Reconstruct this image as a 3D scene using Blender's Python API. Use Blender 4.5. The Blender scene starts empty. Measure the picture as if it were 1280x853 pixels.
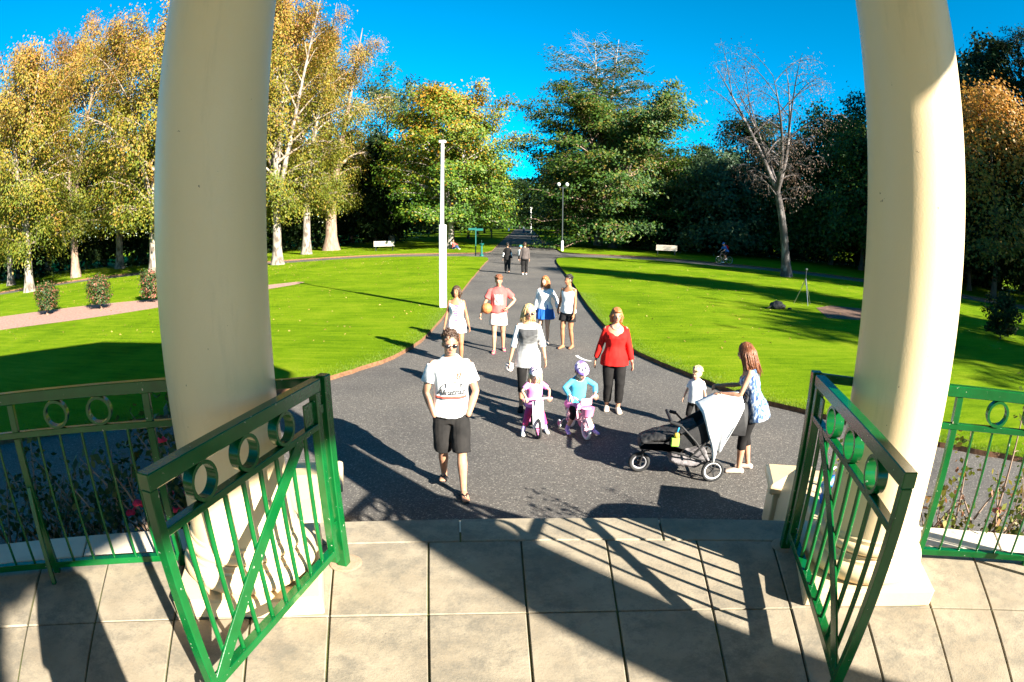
import bpy, bmesh, math, random
import numpy as np
from mathutils import Vector, Matrix, Euler, Quaternion
from mathutils.bvhtree import BVHTree
from mathutils.kdtree import KDTree
R = math.radians
scene = bpy.context.scene
COL = scene.collection

# ------------------------------------------------------------------ camera
cam_data = bpy.data.cameras.new('camera')
cam = bpy.data.objects.new('camera', cam_data)
COL.objects.link(cam)
scene.camera = cam
cam.location = (0, 0, 3.0)
cam.rotation_euler = (Matrix.Rotation(R(90 - 12.0), 3, 'X') @ Matrix.Rotation(R(0.47), 3, 'Z')).to_euler()
cam_data.type = 'PANO'                      # the photograph was taken with a fisheye lens
cam_data.sensor_fit = 'HORIZONTAL'
cam_data.sensor_width = 36.0
cam_data.sensor_height = 36.0 * 853 / 1280
for holder in (cam_data, getattr(cam_data, 'cycles', None)):
    try:
        holder.panorama_type = 'FISHEYE_EQUISOLID'
        holder.fisheye_lens = 36.0 * 730 / 1280
        holder.fisheye_fov = math.pi
    except Exception:
        pass
cam_data.clip_start = 0.05
cam_data.clip_end = 5000

# ------------------------------------------------------------------ world, sun, exposure
SUN_AZ, SUN_EL = 134.6, 25.8                # azimuth clockwise from the viewing direction (+Y)
world = bpy.data.worlds.new('World')
scene.world = world
world.use_nodes = True
wn, wl = world.node_tree.nodes, world.node_tree.links
wn.clear()
sky = wn.new('ShaderNodeTexSky')
sky.sky_type = 'NISHITA'
sky.sun_disc = False
sky.sun_elevation = R(SUN_EL)
sky.sun_rotation = R(SUN_AZ)
sky.air_density = 0.68
sky.dust_density = 0.1
sky.ozone_density = 2.0
hsv = wn.new('ShaderNodeHueSaturation')
hsv.inputs['Saturation'].default_value = 2.1
hsv.inputs['Hue'].default_value = 0.483
bg = wn.new('ShaderNodeBackground')
bg.inputs['Strength'].default_value = 0.05
wo = wn.new('ShaderNodeOutputWorld')
wl.new(sky.outputs[0], hsv.inputs['Color'])
wl.new(hsv.outputs[0], bg.inputs['Color'])
wl.new(bg.outputs[0], wo.inputs['Surface'])

sun_data = bpy.data.lights.new('sun', 'SUN')
sun_data.energy = 5.0
sun_data.angle = R(0.55)
sun_data.color = (1.0, 0.93, 0.80)
sun = bpy.data.objects.new('sun', sun_data)
COL.objects.link(sun)
sv = Vector((math.sin(R(SUN_AZ)) * math.cos(R(SUN_EL)), math.cos(R(SUN_AZ)) * math.cos(R(SUN_EL)), math.sin(R(SUN_EL))))
sun.rotation_euler = sv.to_track_quat('Z', 'Y').to_euler()
sun.location = sv * 60

vs = scene.view_settings
vs.view_transform = 'Standard'
vs.look = 'None'
vs.exposure = 2.42
vs.gamma = 1.0
vs.use_curve_mapping = False
scene.render.film_transparent = False
try:
    scene.cycles.use_denoising = True
    scene.cycles.denoiser = 'OPENIMAGEDENOISE'
    scene.cycles.max_bounces = 6
    scene.cycles.diffuse_bounces = 2
    scene.cycles.transparent_max_bounces = 8
    scene.cycles.sample_clamp_indirect = 6.0
except Exception:
    pass

# ------------------------------------------------------------------ helpers
def tag(o, label=None, cat=None, group=None, kind=None):
    if label: o['label'] = label
    if cat: o['category'] = cat
    if group: o['group'] = group
    if kind: o['kind'] = kind
    return o

def thing(name, loc, label, cat, group=None, rz=0.0):
    o = bpy.data.objects.new(name, None)
    o.empty_display_size = 0.1
    COL.objects.link(o)
    o.location = loc
    o.rotation_euler = (0, 0, rz)
    return tag(o, label, cat, group)

def link(name, me, parent=None):
    o = bpy.data.objects.new(name, me)
    COL.objects.link(o)
    if parent is not None:
        o.parent = parent
    return o

class MB:
    """collects vertices and faces for one mesh object"""
    def __init__(s):
        s.v = []; s.f = []
    def add(s, verts, faces, M=None):
        b = len(s.v)
        if M is not None:
            verts = [M @ Vector(p) for p in verts]
        s.v.extend([tuple(p) for p in verts])
        s.f.extend([tuple(i + b for i in f) for f in faces])
        return s
    def box(s, c, d, M=None):
        x, y, z = c; a, b, h = d[0] / 2, d[1] / 2, d[2] / 2
        V = [(x-a,y-b,z-h),(x+a,y-b,z-h),(x+a,y+b,z-h),(x-a,y+b,z-h),(x-a,y-b,z+h),(x+a,y-b,z+h),(x+a,y+b,z+h),(x-a,y+b,z+h)]
        return s.add(V, [(0,3,2,1),(4,5,6,7),(0,1,5,4),(1,2,6,5),(2,3,7,6),(3,0,4,7)], M)
    def bar(s, p, q, w, h, up=(0, 0, 1)):
        p, q = Vector(p), Vector(q); d = (q - p); L = d.length; d.normalize()
        up = Vector(up); x = d.cross(up)
        if x.length < 1e-5: x = d.cross(Vector((1, 0, 0)))
        x.normalize(); z = x.cross(d)
        M = Matrix(((x.x, d.x, z.x, 0), (x.y, d.y, z.y, 0), (x.z, d.z, z.z, 0), (0, 0, 0, 1)))
        M.translation = (p + q) / 2
        return s.box((0, 0, 0), (w, L, h), M)
    def tube(s, pts, rad, n=8, sx=1.0, caps=True, up=None):
        pts = [Vector(p) for p in pts]
        m = len(pts)
        if not hasattr(rad, '__len__'): rad = [rad] * m
        V = []; F = []
        ref = None
        for i in range(m):
            d = (pts[min(i+1, m-1)] - pts[max(i-1, 0)])
            if d.length < 1e-9: d = Vector((0, 0, 1))
            d.normalize()
            if ref is None:
                a = Vector(up) if up is not None else (Vector((0, 0, 1)) if abs(d.z) < .9 else Vector((0, -1, 0)))
            else:
                a = ref
            x = a - d * a.dot(d)
            if x.length < 1e-6:
                x = d.orthogonal()
            x.normalize(); ref = x
            y = d.cross(x)
            r = rad[i]
            ra, rb = (r if not hasattr(r, '__len__') else r[0]), (r * sx if not hasattr(r, '__len__') else r[1])
            for k in range(n):
                t = 2 * math.pi * k / n
                V.append(pts[i] + x * (math.cos(t) * ra) + y * (math.sin(t) * rb))
        for i in range(m - 1):
            for k in range(n):
                k2 = (k + 1) % n
                F.append((i*n+k, i*n+k2, (i+1)*n+k2, (i+1)*n+k))
        if caps:
            F.append(tuple(range(n-1, -1, -1)))
            F.append(tuple((m-1)*n + k for k in range(n)))
        return s.add(V, F)
    def lathe(s, prof, n=32, c=(0, 0, 0), caps=True, M=None):
        V = []; F = []
        for r, z in prof:
            for k in range(n):
                t = 2 * math.pi * k / n
                V.append((c[0] + r * math.cos(t), c[1] + r * math.sin(t), c[2] + z))
        for i in range(len(prof) - 1):
            for k in range(n):
                k2 = (k + 1) % n
                F.append((i*n+k, i*n+k2, (i+1)*n+k2, (i+1)*n+k))
        if caps:
            F.append(tuple(range(n-1, -1, -1)))
            F.append(tuple((len(prof)-1)*n + k for k in range(n)))
        return s.add(V, F, M)
    def ell(s, c, r, n=14, m=9, M=None):
        V = []; F = []
        for i in range(m + 1):
            a = math.pi * i / m
            for k in range(n):
                t = 2 * math.pi * k / n
                V.append(Vector((r[0]*math.sin(a)*math.cos(t), r[1]*math.sin(a)*math.sin(t), -r[2]*math.cos(a))))
        for i in range(m):
            for k in range(n):
                k2 = (k + 1) % n
                F.append((i*n+k, i*n+k2, (i+1)*n+k2, (i+1)*n+k))
        T = Matrix.Translation(Vector(c)) @ (M if M is not None else Matrix.Identity(4))
        return s.add(V, F, T)
    def torus(s, c, Rr, r, n=28, m=8, axis='Z', M=None, flat=1.0):
        V = []; F = []
        for i in range(n):
            a = 2*math.pi*i/n
            for k in range(m):
                t = 2*math.pi*k/m
                q = Rr + r*math.cos(t); w = r*flat*math.sin(t)
                p = (q*math.cos(a), q*math.sin(a), w)
                if axis == 'X': p = (p[2], p[0], p[1])
                if axis == 'Y': p = (p[0], p[2], p[1])
                V.append(Vector(p))
        for i in range(n):
            for k in range(m):
                i2, k2 = (i+1) % n, (k+1) % m
                F.append((i*m+k, i2*m+k, i2*m+k2, i*m+k2))
        T = Matrix.Translation(Vector(c)) @ (M if M is not None else Matrix.Identity(4))
        return s.add(V, F, T)
    def mesh(s, name, mat=None, smooth=None, bevel=0.0, weld=True):
        me = bpy.data.meshes.new(name)
        me.from_pydata(s.v, [], s.f)
        bm = bmesh.new(); bm.from_mesh(me)
        if weld: bmesh.ops.remove_doubles(bm, verts=bm.verts, dist=1e-5)
        bmesh.ops.recalc_face_normals(bm, faces=bm.faces)
        if bevel > 0:
            ed = [e for e in bm.edges if len(e.link_faces) == 2 and e.calc_face_angle(0) > 0.6]
            bmesh.ops.bevel(bm, geom=ed, offset=bevel, segments=1, affect='EDGES', clamp_overlap=True)
        bm.to_mesh(me); bm.free()
        if mat is not None:
            for mm in (mat if isinstance(mat, (list, tuple)) else [mat]): me.materials.append(mm)
        if smooth:
            me.polygons.foreach_set('use_smooth', [True] * len(me.polygons))
            if smooth != True and smooth > 0:
                try: me.set_sharp_from_angle(angle=R(smooth))
                except Exception: pass
        me.update()
        return me
    def build(s, name, mat, parent=None, smooth=None, bevel=0.0, label=None, weld=True):
        o = link(name, s.mesh(name, mat, smooth, bevel, weld), parent)
        if label: o['label'] = label
        return o

def fast_mesh(name, V, F, mat, attr=None, smooth=False):
    """numpy vertices (n,3) and faces (m,k) to a mesh; attr = per-face float stored as 'var'"""
    V = np.asarray(V, np.float32); F = np.asarray(F, np.int32)
    me = bpy.data.meshes.new(name)
    me.vertices.add(len(V)); me.vertices.foreach_set('co', V.ravel())
    k = F.shape[1]
    me.loops.add(F.size); me.loops.foreach_set('vertex_index', F.ravel())
    me.polygons.add(len(F))
    me.polygons.foreach_set('loop_start', np.arange(0, F.size, k, dtype=np.int32))
    try: me.polygons.foreach_set('loop_total', np.full(len(F), k, np.int32))
    except Exception: pass
    if attr is not None:
        a = me.attributes.new('var', 'FLOAT', 'FACE')
        a.data.foreach_set('value', np.asarray(attr, np.float32))
    if smooth: me.polygons.foreach_set('use_smooth', np.ones(len(F), bool))
    me.materials.append(mat)
    me.update(calc_edges=True); me.validate()
    return me

def nodes_of(m):
    m.use_nodes = True
    nt = m.node_tree; nt.nodes.clear()
    return nt, nt.nodes, nt.links

def mat(name, col, col2=None, scale=6.0, rough=0.6, bump=0.0, bscale=80.0, spec=0.4, metal=0.0, coat=0.0,
        detail=5.0, lo=0.35, hi=0.65, stretch=None, sss=0.0, sheen=0.0):
    m = bpy.data.materials.new(name)
    nt, N, L = nodes_of(m)
    out = N.new('ShaderNodeOutputMaterial'); b = N.new('ShaderNodeBsdfPrincipled')
    L.new(b.outputs[0], out.inputs[0])
    b.inputs['Roughness'].default_value = rough
    b.inputs['Metallic'].default_value = metal
    b.inputs['Specular IOR Level'].default_value = spec
    if coat: b.inputs['Coat Weight'].default_value = coat
    if sheen: b.inputs['Sheen Weight'].default_value = sheen
    tc = N.new('ShaderNodeTexCoord'); src = tc.outputs['Object']
    if stretch:
        mp = N.new('ShaderNodeMapping'); mp.inputs['Scale'].default_value = stretch
        L.new(src, mp.inputs[0]); src = mp.outputs[0]
    b.inputs['Base Color'].default_value = (*col, 1)
    if col2 is not None:
        n = N.new('ShaderNodeTexNoise'); n.inputs['Scale'].default_value = scale; n.inputs['Detail'].default_value = detail
        L.new(src, n.inputs['Vector'])
        r = N.new('ShaderNodeValToRGB')
        r.color_ramp.elements[0].position = lo; r.color_ramp.elements[0].color = (*col, 1)
        r.color_ramp.elements[1].position = hi; r.color_ramp.elements[1].color = (*col2, 1)
        L.new(n.outputs['Fac'], r.inputs[0]); L.new(r.outputs[0], b.inputs['Base Color'])
    if bump:
        n2 = N.new('ShaderNodeTexNoise'); n2.inputs['Scale'].default_value = bscale; n2.inputs['Detail'].default_value = 4
        L.new(src, n2.inputs['Vector'])
        bp = N.new('ShaderNodeBump'); bp.inputs['Strength'].default_value = bump; bp.inputs['Distance'].default_value = 0.01
        L.new(n2.outputs['Fac'], bp.inputs['Height']); L.new(bp.outputs[0], b.inputs['Normal'])
    return m

def ramp(N, stops, interp='LINEAR'):
    r = N.new('ShaderNodeValToRGB'); cr = r.color_ramp; cr.interpolation = interp
    while len(cr.elements) < len(stops): cr.elements.new(0.5)
    for e, (p, c) in zip(cr.elements, stops):
        e.position = p; e.color = (*c, 1)
    return r
# ------------------------------------------------------------------ ground materials
C0 = Vector((0.25, -3.0, 0.0))              # centre of the rotunda
PZ = 1.05                                   # height of its floor above the plaza
LZ = 0.09                                   # height of the lawns above the asphalt

def asphalt_material():
    m = bpy.data.materials.new('chip_seal_asphalt'); nt, N, L = nodes_of(m)
    out = N.new('ShaderNodeOutputMaterial'); b = N.new('ShaderNodeBsdfPrincipled'); L.new(b.outputs[0], out.inputs[0])
    tc = N.new('ShaderNodeTexCoord')
    v = N.new('ShaderNodeTexVoronoi'); v.inputs['Scale'].default_value = 70; L.new(tc.outputs['Object'], v.inputs['Vector'])
    sep = N.new('ShaderNodeSeparateColor'); L.new(v.outputs['Color'], sep.inputs[0])
    chips = ramp(N, [(0.0, (.054, .050, .046)), (.35, (.070, .064, .059)), (.70, (.086, .079, .073)), (.90, (.112, .103, .093)), (1.0, (.21, .193, .17))])
    L.new(sep.outputs[0], chips.inputs[0])
    n = N.new('ShaderNodeTexNoise'); n.inputs['Scale'].default_value = .42; n.inputs['Detail'].default_value = 9; L.new(tc.outputs['Object'], n.inputs['Vector'])
    wear = ramp(N, [(.32, (.74, .74, .76)), (.5, (1.0, 1.0, .99)), (.68, (1.16, 1.13, 1.09))]); L.new(n.outputs['Fac'], wear.inputs[0])
    mx = N.new('ShaderNodeMix'); mx.data_type = 'RGBA'; mx.blend_type = 'MULTIPLY'; mx.inputs['Factor'].default_value = 1
    L.new(chips.outputs[0], mx.inputs['A']); L.new(wear.outputs[0], mx.inputs['B']); L.new(mx.outputs['Result'], b.inputs['Base Color'])
    b.inputs['Roughness'].default_value = .85; b.inputs['Specular IOR Level'].default_value = .3
    bp = N.new('ShaderNodeBump'); bp.inputs['Strength'].default_value = .35; bp.inputs['Distance'].default_value = .01; bp.invert = True
    L.new(v.outputs['Distance'], bp.inputs['Height']); L.new(bp.outputs[0], b.inputs['Normal'])
    return m

def grass_material(name, dark=(.046, .100, .0018), light=(.102, .172, .0030), dry=(.172, .218, .010)):
    m = bpy.data.materials.new(name); nt, N, L = nodes_of(m)
    out = N.new('ShaderNodeOutputMaterial'); b = N.new('ShaderNodeBsdfPrincipled'); L.new(b.outputs[0], out.inputs[0])
    tc = N.new('ShaderNodeTexCoord')
    def noise(scale, detail, stretch=None):
        src = tc.outputs['Object']
        if stretch:
            mp = N.new('ShaderNodeMapping'); mp.inputs['Scale'].default_value = stretch; mp.inputs['Rotation'].default_value = (0, 0, .25)
            L.new(src, mp.inputs[0]); src = mp.outputs[0]
        n = N.new('ShaderNodeTexNoise'); n.inputs['Scale'].default_value = scale; n.inputs['Detail'].default_value = detail
        n.inputs['Roughness'].default_value = .65
        L.new(src, n.inputs['Vector']); return n
    n1 = noise(.35, 7); n2 = noise(28, 4); n3 = noise(2.0, 6, (.35, 2.4, 1))
    r1 = ramp(N, [(.40, dark), (.52, light), (.645, dry)])
    ma = N.new('ShaderNodeMath'); ma.operation = 'MULTIPLY_ADD'; L.new(n1.outputs['Fac'], ma.inputs[0]); ma.inputs[1].default_value = .42
    mb = N.new('ShaderNodeMath'); mb.operation = 'MULTIPLY_ADD'; L.new(n3.outputs['Fac'], mb.inputs[0]); mb.inputs[1].default_value = .36
    mc = N.new('ShaderNodeMath'); mc.operation = 'MULTIPLY'; L.new(n2.outputs['Fac'], mc.inputs[0]); mc.inputs[1].default_value = .26
    L.new(mc.outputs[0], mb.inputs[2]); L.new(mb.outputs[0], ma.inputs[2]); L.new(ma.outputs[0], r1.inputs[0])
    L.new(r1.outputs[0], b.inputs['Base Color'])
    b.inputs['Roughness'].default_value = .9; b.inputs['Specular IOR Level'].default_value = .03
    n4 = noise(90, 3)
    bp = N.new('ShaderNodeBump'); bp.inputs['Strength'].default_value = .8; bp.inputs['Distance'].default_value = .02
    L.new(n4.outputs['Fac'], bp.inputs['Height']); L.new(bp.outputs[0], b.inputs['Normal'])
    return m

MT = {}
MT['asphalt'] = asphalt_material()
MT['grass'] = grass_material('mown_grass')
MT['meadow'] = grass_material('rough_grass', (.02, .05, .008), (.04, .09, .014), (.08, .10, .02))
MT['soil'] = mat('soil_edge', (.10, .045, .022), (.17, .085, .040), 14, .95, .8, 60)
MT['bark_mulch'] = mat('pale_red_gravel', (.24, .13, .10), (.34, .20, .155), 9, .95, .8, 40)
MT['dark_soil'] = mat('dark_bed_soil', (.055, .03, .02), (.14, .075, .045), 7, .95, .9, 30)

def sheet(name, poly, z, m, kind='structure'):
    mb = MB(); mb.add([(x, y, z) for x, y in poly], [tuple(range(len(poly)))])
    me = mb.mesh(name, m)
    bm = bmesh.new(); bm.from_mesh(me)
    for f in bm.faces:
        if f.normal.z < 0: f.normal_flip()
    bmesh.ops.triangulate(bm, faces=bm.faces); bm.to_mesh(me); bm.free()
    o = link(name, me); tag(o, kind=kind); return o

def slab(name, poly, z0, z1, mtop, mside, bevel=0.03):
    """raised sheet with its cut edge; edges slightly uneven"""
    bm = bmesh.new()
    vs_ = [bm.verts.new((x, y, z1)) for x, y in poly]
    f = bm.faces.new(vs_)
    if f.normal.z < 0 or sum((poly[i][0]*poly[(i+1) % len(poly)][1]-poly[(i+1) % len(poly)][0]*poly[i][1]) for i in range(len(poly))) < 0:
        f.normal_flip()
    edges = list(f.edges)
    ret = bmesh.ops.extrude_edge_only(bm, edges=edges)
    for v in ret['geom']:
        if isinstance(v, bmesh.types.BMVert): v.co.z = z0
    for g in bm.faces: g.material_index = 0 if g is f else 1
    bmesh.ops.triangulate(bm, faces=[f])
    bmesh.ops.recalc_face_normals(bm, faces=bm.faces)
    for g in bm.faces:
        if g.material_index == 0 and g.normal.z < 0: g.normal_flip()
    me = bpy.data.meshes.new(name); bm.to_mesh(me); bm.free()
    me.materials.append(mtop); me.materials.append(mside)
    o = link(name, me); tag(o, kind='structure'); return o

def smooth_line(pts, n=8):
    """Catmull-Rom through 2-D points"""
    P = [Vector((p[0], p[1])) for p in pts]; out = []
    for i in range(len(P) - 1):
        p0, p1, p2, p3 = P[max(i-1, 0)], P[i], P[i+1], P[min(i+2, len(P)-1)]
        for k in range(n):
            t = k / n
            out.append(0.5*((2*p1) + (p2-p0)*t + (2*p0-5*p1+4*p2-p3)*t*t + (3*p1-p0-3*p2+p3)*t**3))
    out.append(P[-1])
    return [(v.x, v.y) for v in out]

rng0 = random.Random(4)
def jitter(line, a=.018):
    return [(x + rng0.uniform(-a, a), y + rng0.uniform(-a, a)) for x, y in line]

def ringpt(r, a):                            # point on a circle about the rotunda, angle clockwise from +Y in degrees
    return (C0.x + r*math.sin(R(a)), C0.y + r*math.cos(R(a)))

sheet('ground', [(-2500, -2500), (2500, -2500), (2500, 2500), (-2500, 2500)], -0.06, MT['meadow'])
sheet('road', [(-70, -40), (70, -40), (70, 175), (-70, 175)], 0.0, MT['asphalt']).name = 'path'

ringL = [ringpt(12.2, a) for a in range(-170, -31, 5)]
edgeL = smooth_line([ringpt(12.2, -36), ringpt(12.15, -31), (-5.0, 8.35), (-3.75, 9.95), (-3.06, 11.08), (-2.48, 12.43), (-2.14, 15.0), (-2.07, 21.4), (-1.99, 28.5), (-1.85, 37.3), (-1.75, 42.0), (-2.1, 44.2), (-3.6, 45.0)], 6)
crossL_near = smooth_line([(-3.6, 45.0), (-7.6, 45.3), (-11.9, 44.3), (-15.7, 41.6), (-20.5, 39.0), (-26, 36.5), (-31.5, 33.0), (-36, 27.5), (-44, 21.5), (-70, 6)], 5)
ringR = [ringpt(11.5, a) for a in range(170, 45, -5)]
edgeR = smooth_line([ringpt(11.4, 50), ringpt(11.35, 42), (6.62, 6.49), (4.87, 8.43), (4.15, 9.3), (3.6, 10.6), (3.1, 11.9), (2.79, 13.1), (2.62, 15.4), (2.6, 19.7), (2.79, 27.1), (2.94, 36.0), (3.15, 42.2), (3.8, 44.6), (5.4, 45.6)], 6)
crossR_near = smooth_line([(5.4, 45.6), (10, 44.6), (14.5, 41.2), (19.0, 38.0), (24.5, 32.4), (30.5, 24.6), (44, 13), (70, 3)], 5)
slab('lawn_near_left', ringL[:-2] + jitter(edgeL) + crossL_near[1:] + [(-70, -40), (-10, -40)], -.02, LZ, MT['grass'], MT['soil'])
slab('lawn_near_right', ringR[:-1] + jitter(edgeR) + crossR_near[1:] + [(70, -40), (10, -40)], -.02, LZ, MT['grass'], MT['soil'])
crossL_far = smooth_line([(-70, 10.5), (-44, 25), (-37.5, 31), (-32.5, 36.5), (-26.5, 40), (-20.5, 43), (-15.5, 46.2), (-10, 48.8), (-5, 49.6), (-2.6, 50.4), (-1.9, 53)], 5)
farL = smooth_line([(-1.9, 53), (-1.6, 70), (-1.0, 100), (-.2, 128), (.5, 172)], 4)
crossR_far = smooth_line([(70, 7.5), (44, 17), (33, 27.5), (26.5, 35.8), (20.8, 41.2), (16, 45), (11.5, 48.6), (6.5, 50.2), (4.4, 52)], 5)
farR = smooth_line([(4.4, 52), (4.3, 70), (4.6, 100), (4.9, 128), (5.8, 172)], 4)
slab('lawn_far_left', crossL_far + farL[1:] + [(-70, 174)], -.02, LZ, MT['grass'], MT['soil'])
slab('lawn_far_right', crossR_far + farR[1:] + [(70, 174)], -.02, LZ, MT['grass'], MT['soil'])
# pale gravel strip on the left lawn, with a planting bed on the right lawn
sheet('gravel_path', smooth_line([(-45, 4.5), (-28, 9.0), (-19.4, 14.9), (-16.2, 17.0), (-13.7, 19.8), (-10.6, 25.5), (-10.2, 27.2)], 5)
      + smooth_line([(-10.7, 27.4), (-13.0, 25.0), (-15.6, 22.3), (-19.4, 20.5), (-23.4, 18.1), (-32, 13.5), (-45, 9)], 5), LZ + .006, MT['bark_mulch'])
sheet('flower_bed', jitter([(11.1, 18.0), (12.9, 17.7), (14.6, 19.2), (14.9, 20.6), (13.2, 21.3), (12.0, 20.4)], .05), LZ + .006, MT['dark_soil'])
# ------------------------------------------------------------------ rotunda materials
def concrete_material():
    m = bpy.data.materials.new('weathered_concrete_slab'); nt, N, L = nodes_of(m)
    out = N.new('ShaderNodeOutputMaterial'); b = N.new('ShaderNodeBsdfPrincipled'); L.new(b.outputs[0], out.inputs[0])
    tc = N.new('ShaderNodeTexCoord')
    def noise(scale, detail, rough=.6, off=0):
        n = N.new('ShaderNodeTexNoise'); n.inputs['Scale'].default_value = scale; n.inputs['Detail'].default_value = detail; n.inputs['Roughness'].default_value = rough
        mp = N.new('ShaderNodeMapping'); mp.inputs['Location'].default_value = (off, off*1.7, 0)
        L.new(tc.outputs['Object'], mp.inputs[0]); L.new(mp.outputs[0], n.inputs['Vector']); return n
    base = ramp(N, [(.30, (.215, .178, .128)), (.55, (.275, .232, .170)), (.8, (.32, .275, .205))]); n1 = noise(3.2, 8); L.new(n1.outputs['Fac'], base.inputs[0])
    lich = ramp(N, [(.46, (0, 0, 0)), (.60, (1, 1, 1))]); n2 = noise(3.4, 14, .84, 7.3); L.new(n2.outputs['Fac'], lich.inputs[0])
    mx = N.new('ShaderNodeMix'); mx.data_type = 'RGBA'; L.new(lich.outputs[0], mx.inputs['Factor']); L.new(base.outputs[0], mx.inputs['A']); mx.inputs['B'].default_value = (.160, .141, .110, 1)
    sp = ramp(N, [(.62, (0, 0, 0)), (.70, (.75, .75, .75))]); n3 = noise(38, 6, .7, 2.1); L.new(n3.outputs['Fac'], sp.inputs[0])
    mul = N.new('ShaderNodeMath'); mul.operation = 'MULTIPLY'; L.new(sp.outputs[0], mul.inputs[0])
    n2b = noise(1.7, 5, .6, 13.0); rb = ramp(N, [(.45, (0, 0, 0)), (.62, (1, 1, 1))]); L.new(n2b.outputs['Fac'], rb.inputs[0]); L.new(rb.outputs[0], mul.inputs[1])
    mx2 = N.new('ShaderNodeMix'); mx2.data_type = 'RGBA'; L.new(mul.outputs[0], mx2.inputs['Factor']); L.new(mx.outputs['Result'], mx2.inputs['A']); mx2.inputs['B'].default_value = (.080, .070, .060, 1)
    L.new(mx2.outputs['Result'], b.inputs['Base Color'])
    b.inputs['Roughness'].default_value = .9; b.inputs['Specular IOR Level'].default_value = .25
    n4 = noise(70, 6); bp = N.new('ShaderNodeBump'); bp.inputs['Strength'].default_value = .35; bp.inputs['Distance'].default_value = .006
    L.new(n4.outputs['Fac'], bp.inputs['Height']); L.new(bp.outputs[0], b.inputs['Normal'])
    return m
MT['slab'] = concrete_material()
MT['joint'] = mat('mossy_joint', (.035, .028, .020), (.075, .09, .02), 3.0, .95, .6, 90)
def render_material():
    m = bpy.data.materials.new('cream_painted_render'); nt, N, L = nodes_of(m)
    out = N.new('ShaderNodeOutputMaterial'); b = N.new('ShaderNodeBsdfPrincipled'); L.new(b.outputs[0], out.inputs[0])
    tc = N.new('ShaderNodeTexCoord')
    def noise(scale, detail, st=(1, 1, 1), rough=.6):
        mp = N.new('ShaderNodeMapping'); mp.inputs['Scale'].default_value = st; L.new(tc.outputs['Object'], mp.inputs[0])
        n = N.new('ShaderNodeTexNoise'); n.inputs['Scale'].default_value = scale; n.inputs['Detail'].default_value = detail; n.inputs['Roughness'].default_value = rough
        L.new(mp.outputs[0], n.inputs['Vector']); return n
    base = ramp(N, [(.3, (.63, .470, .272)), (.7, (.67, .51, .305))]); n1 = noise(2.2, 7, (1, 1, .3)); L.new(n1.outputs['Fac'], base.inputs[0])
    gr = ramp(N, [(.56, (0, 0, 0)), (.78, (.55, .55, .55))]); n2 = noise(5.0, 9, (1, 1, .12), .7); L.new(n2.outputs['Fac'], gr.inputs[0])
    mx = N.new('ShaderNodeMix'); mx.data_type = 'RGBA'; L.new(gr.outputs[0], mx.inputs['Factor']); L.new(base.outputs[0], mx.inputs['A']); mx.inputs['B'].default_value = (.40, .31, .19, 1)
    ch = ramp(N, [(.735, (0, 0, 0)), (.745, (1, 1, 1))]); n3 = noise(21, 3, (1, 1, .7)); L.new(n3.outputs['Fac'], ch.inputs[0])
    mx2 = N.new('ShaderNodeMix'); mx2.data_type = 'RGBA'; L.new(ch.outputs[0], mx2.inputs['Factor']); L.new(mx.outputs['Result'], mx2.inputs['A']); mx2.inputs['B'].default_value = (.16, .12, .08, 1)
    L.new(mx2.outputs['Result'], b.inputs['Base Color'])
    b.inputs['Roughness'].default_value = .40; b.inputs['Specular IOR Level'].default_value = .45
    n4 = noise(95, 5); bp = N.new('ShaderNodeBump'); bp.inputs['Strength'].default_value = .16; bp.inputs['Distance'].default_value = .008
    L.new(n4.outputs['Fac'], bp.inputs['Height']); L.new(bp.outputs[0], b.inputs['Normal'])
    return m
MT['render'] = render_material()
MT['stone'] = mat('cream_stone', (.52, .46, .36), (.62, .55, .43), 5, .75, .3, 60)
def paint_material():
    m = bpy.data.materials.new('green_gloss_paint'); nt, N, L = nodes_of(m)
    out = N.new('ShaderNodeOutputMaterial'); b = N.new('ShaderNodeBsdfPrincipled'); L.new(b.outputs[0], out.inputs[0])
    tc = N.new('ShaderNodeTexCoord')
    n1 = N.new('ShaderNodeTexNoise'); n1.inputs['Scale'].default_value = 9; n1.inputs['Detail'].default_value = 6; L.new(tc.outputs['Object'], n1.inputs['Vector'])
    base = ramp(N, [(.35, (.001, .064, .012)), (.65, (.0015, .082, .017))]); L.new(n1.outputs['Fac'], base.inputs[0])
    n2 = N.new('ShaderNodeTexNoise'); n2.inputs['Scale'].default_value = 46; n2.inputs['Detail'].default_value = 5; L.new(tc.outputs['Object'], n2.inputs['Vector'])
    ch = ramp(N, [(.70, (0, 0, 0)), (.72, (1, 1, 1))]); L.new(n2.outputs['Fac'], ch.inputs[0])
    mx = N.new('ShaderNodeMix'); mx.data_type = 'RGBA'; L.new(ch.outputs[0], mx.inputs['Factor']); L.new(base.outputs[0], mx.inputs['A']); mx.inputs['B'].default_value = (.30, .30, .24, 1)
    L.new(mx.outputs['Result'], b.inputs['Base Color'])
    b.inputs['Roughness'].default_value = .2; b.inputs['Specular IOR Level'].default_value = .42
    n3 = N.new('ShaderNodeTexNoise'); n3.inputs['Scale'].default_value = 70; L.new(tc.outputs['Object'], n3.inputs['Vector'])
    bp = N.new('ShaderNodeBump'); bp.inputs['Strength'].default_value = .12; bp.inputs['Distance'].default_value = .004; L.new(n3.outputs['Fac'], bp.inputs['Height']); L.new(bp.outputs[0], b.inputs['Normal'])
    return m
MT['green'] = paint_material()
MT['rust'] = mat('rust_stain', (.29, .20, .125), (.285, .23, .165), 18, .95, .3, 90)

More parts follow.
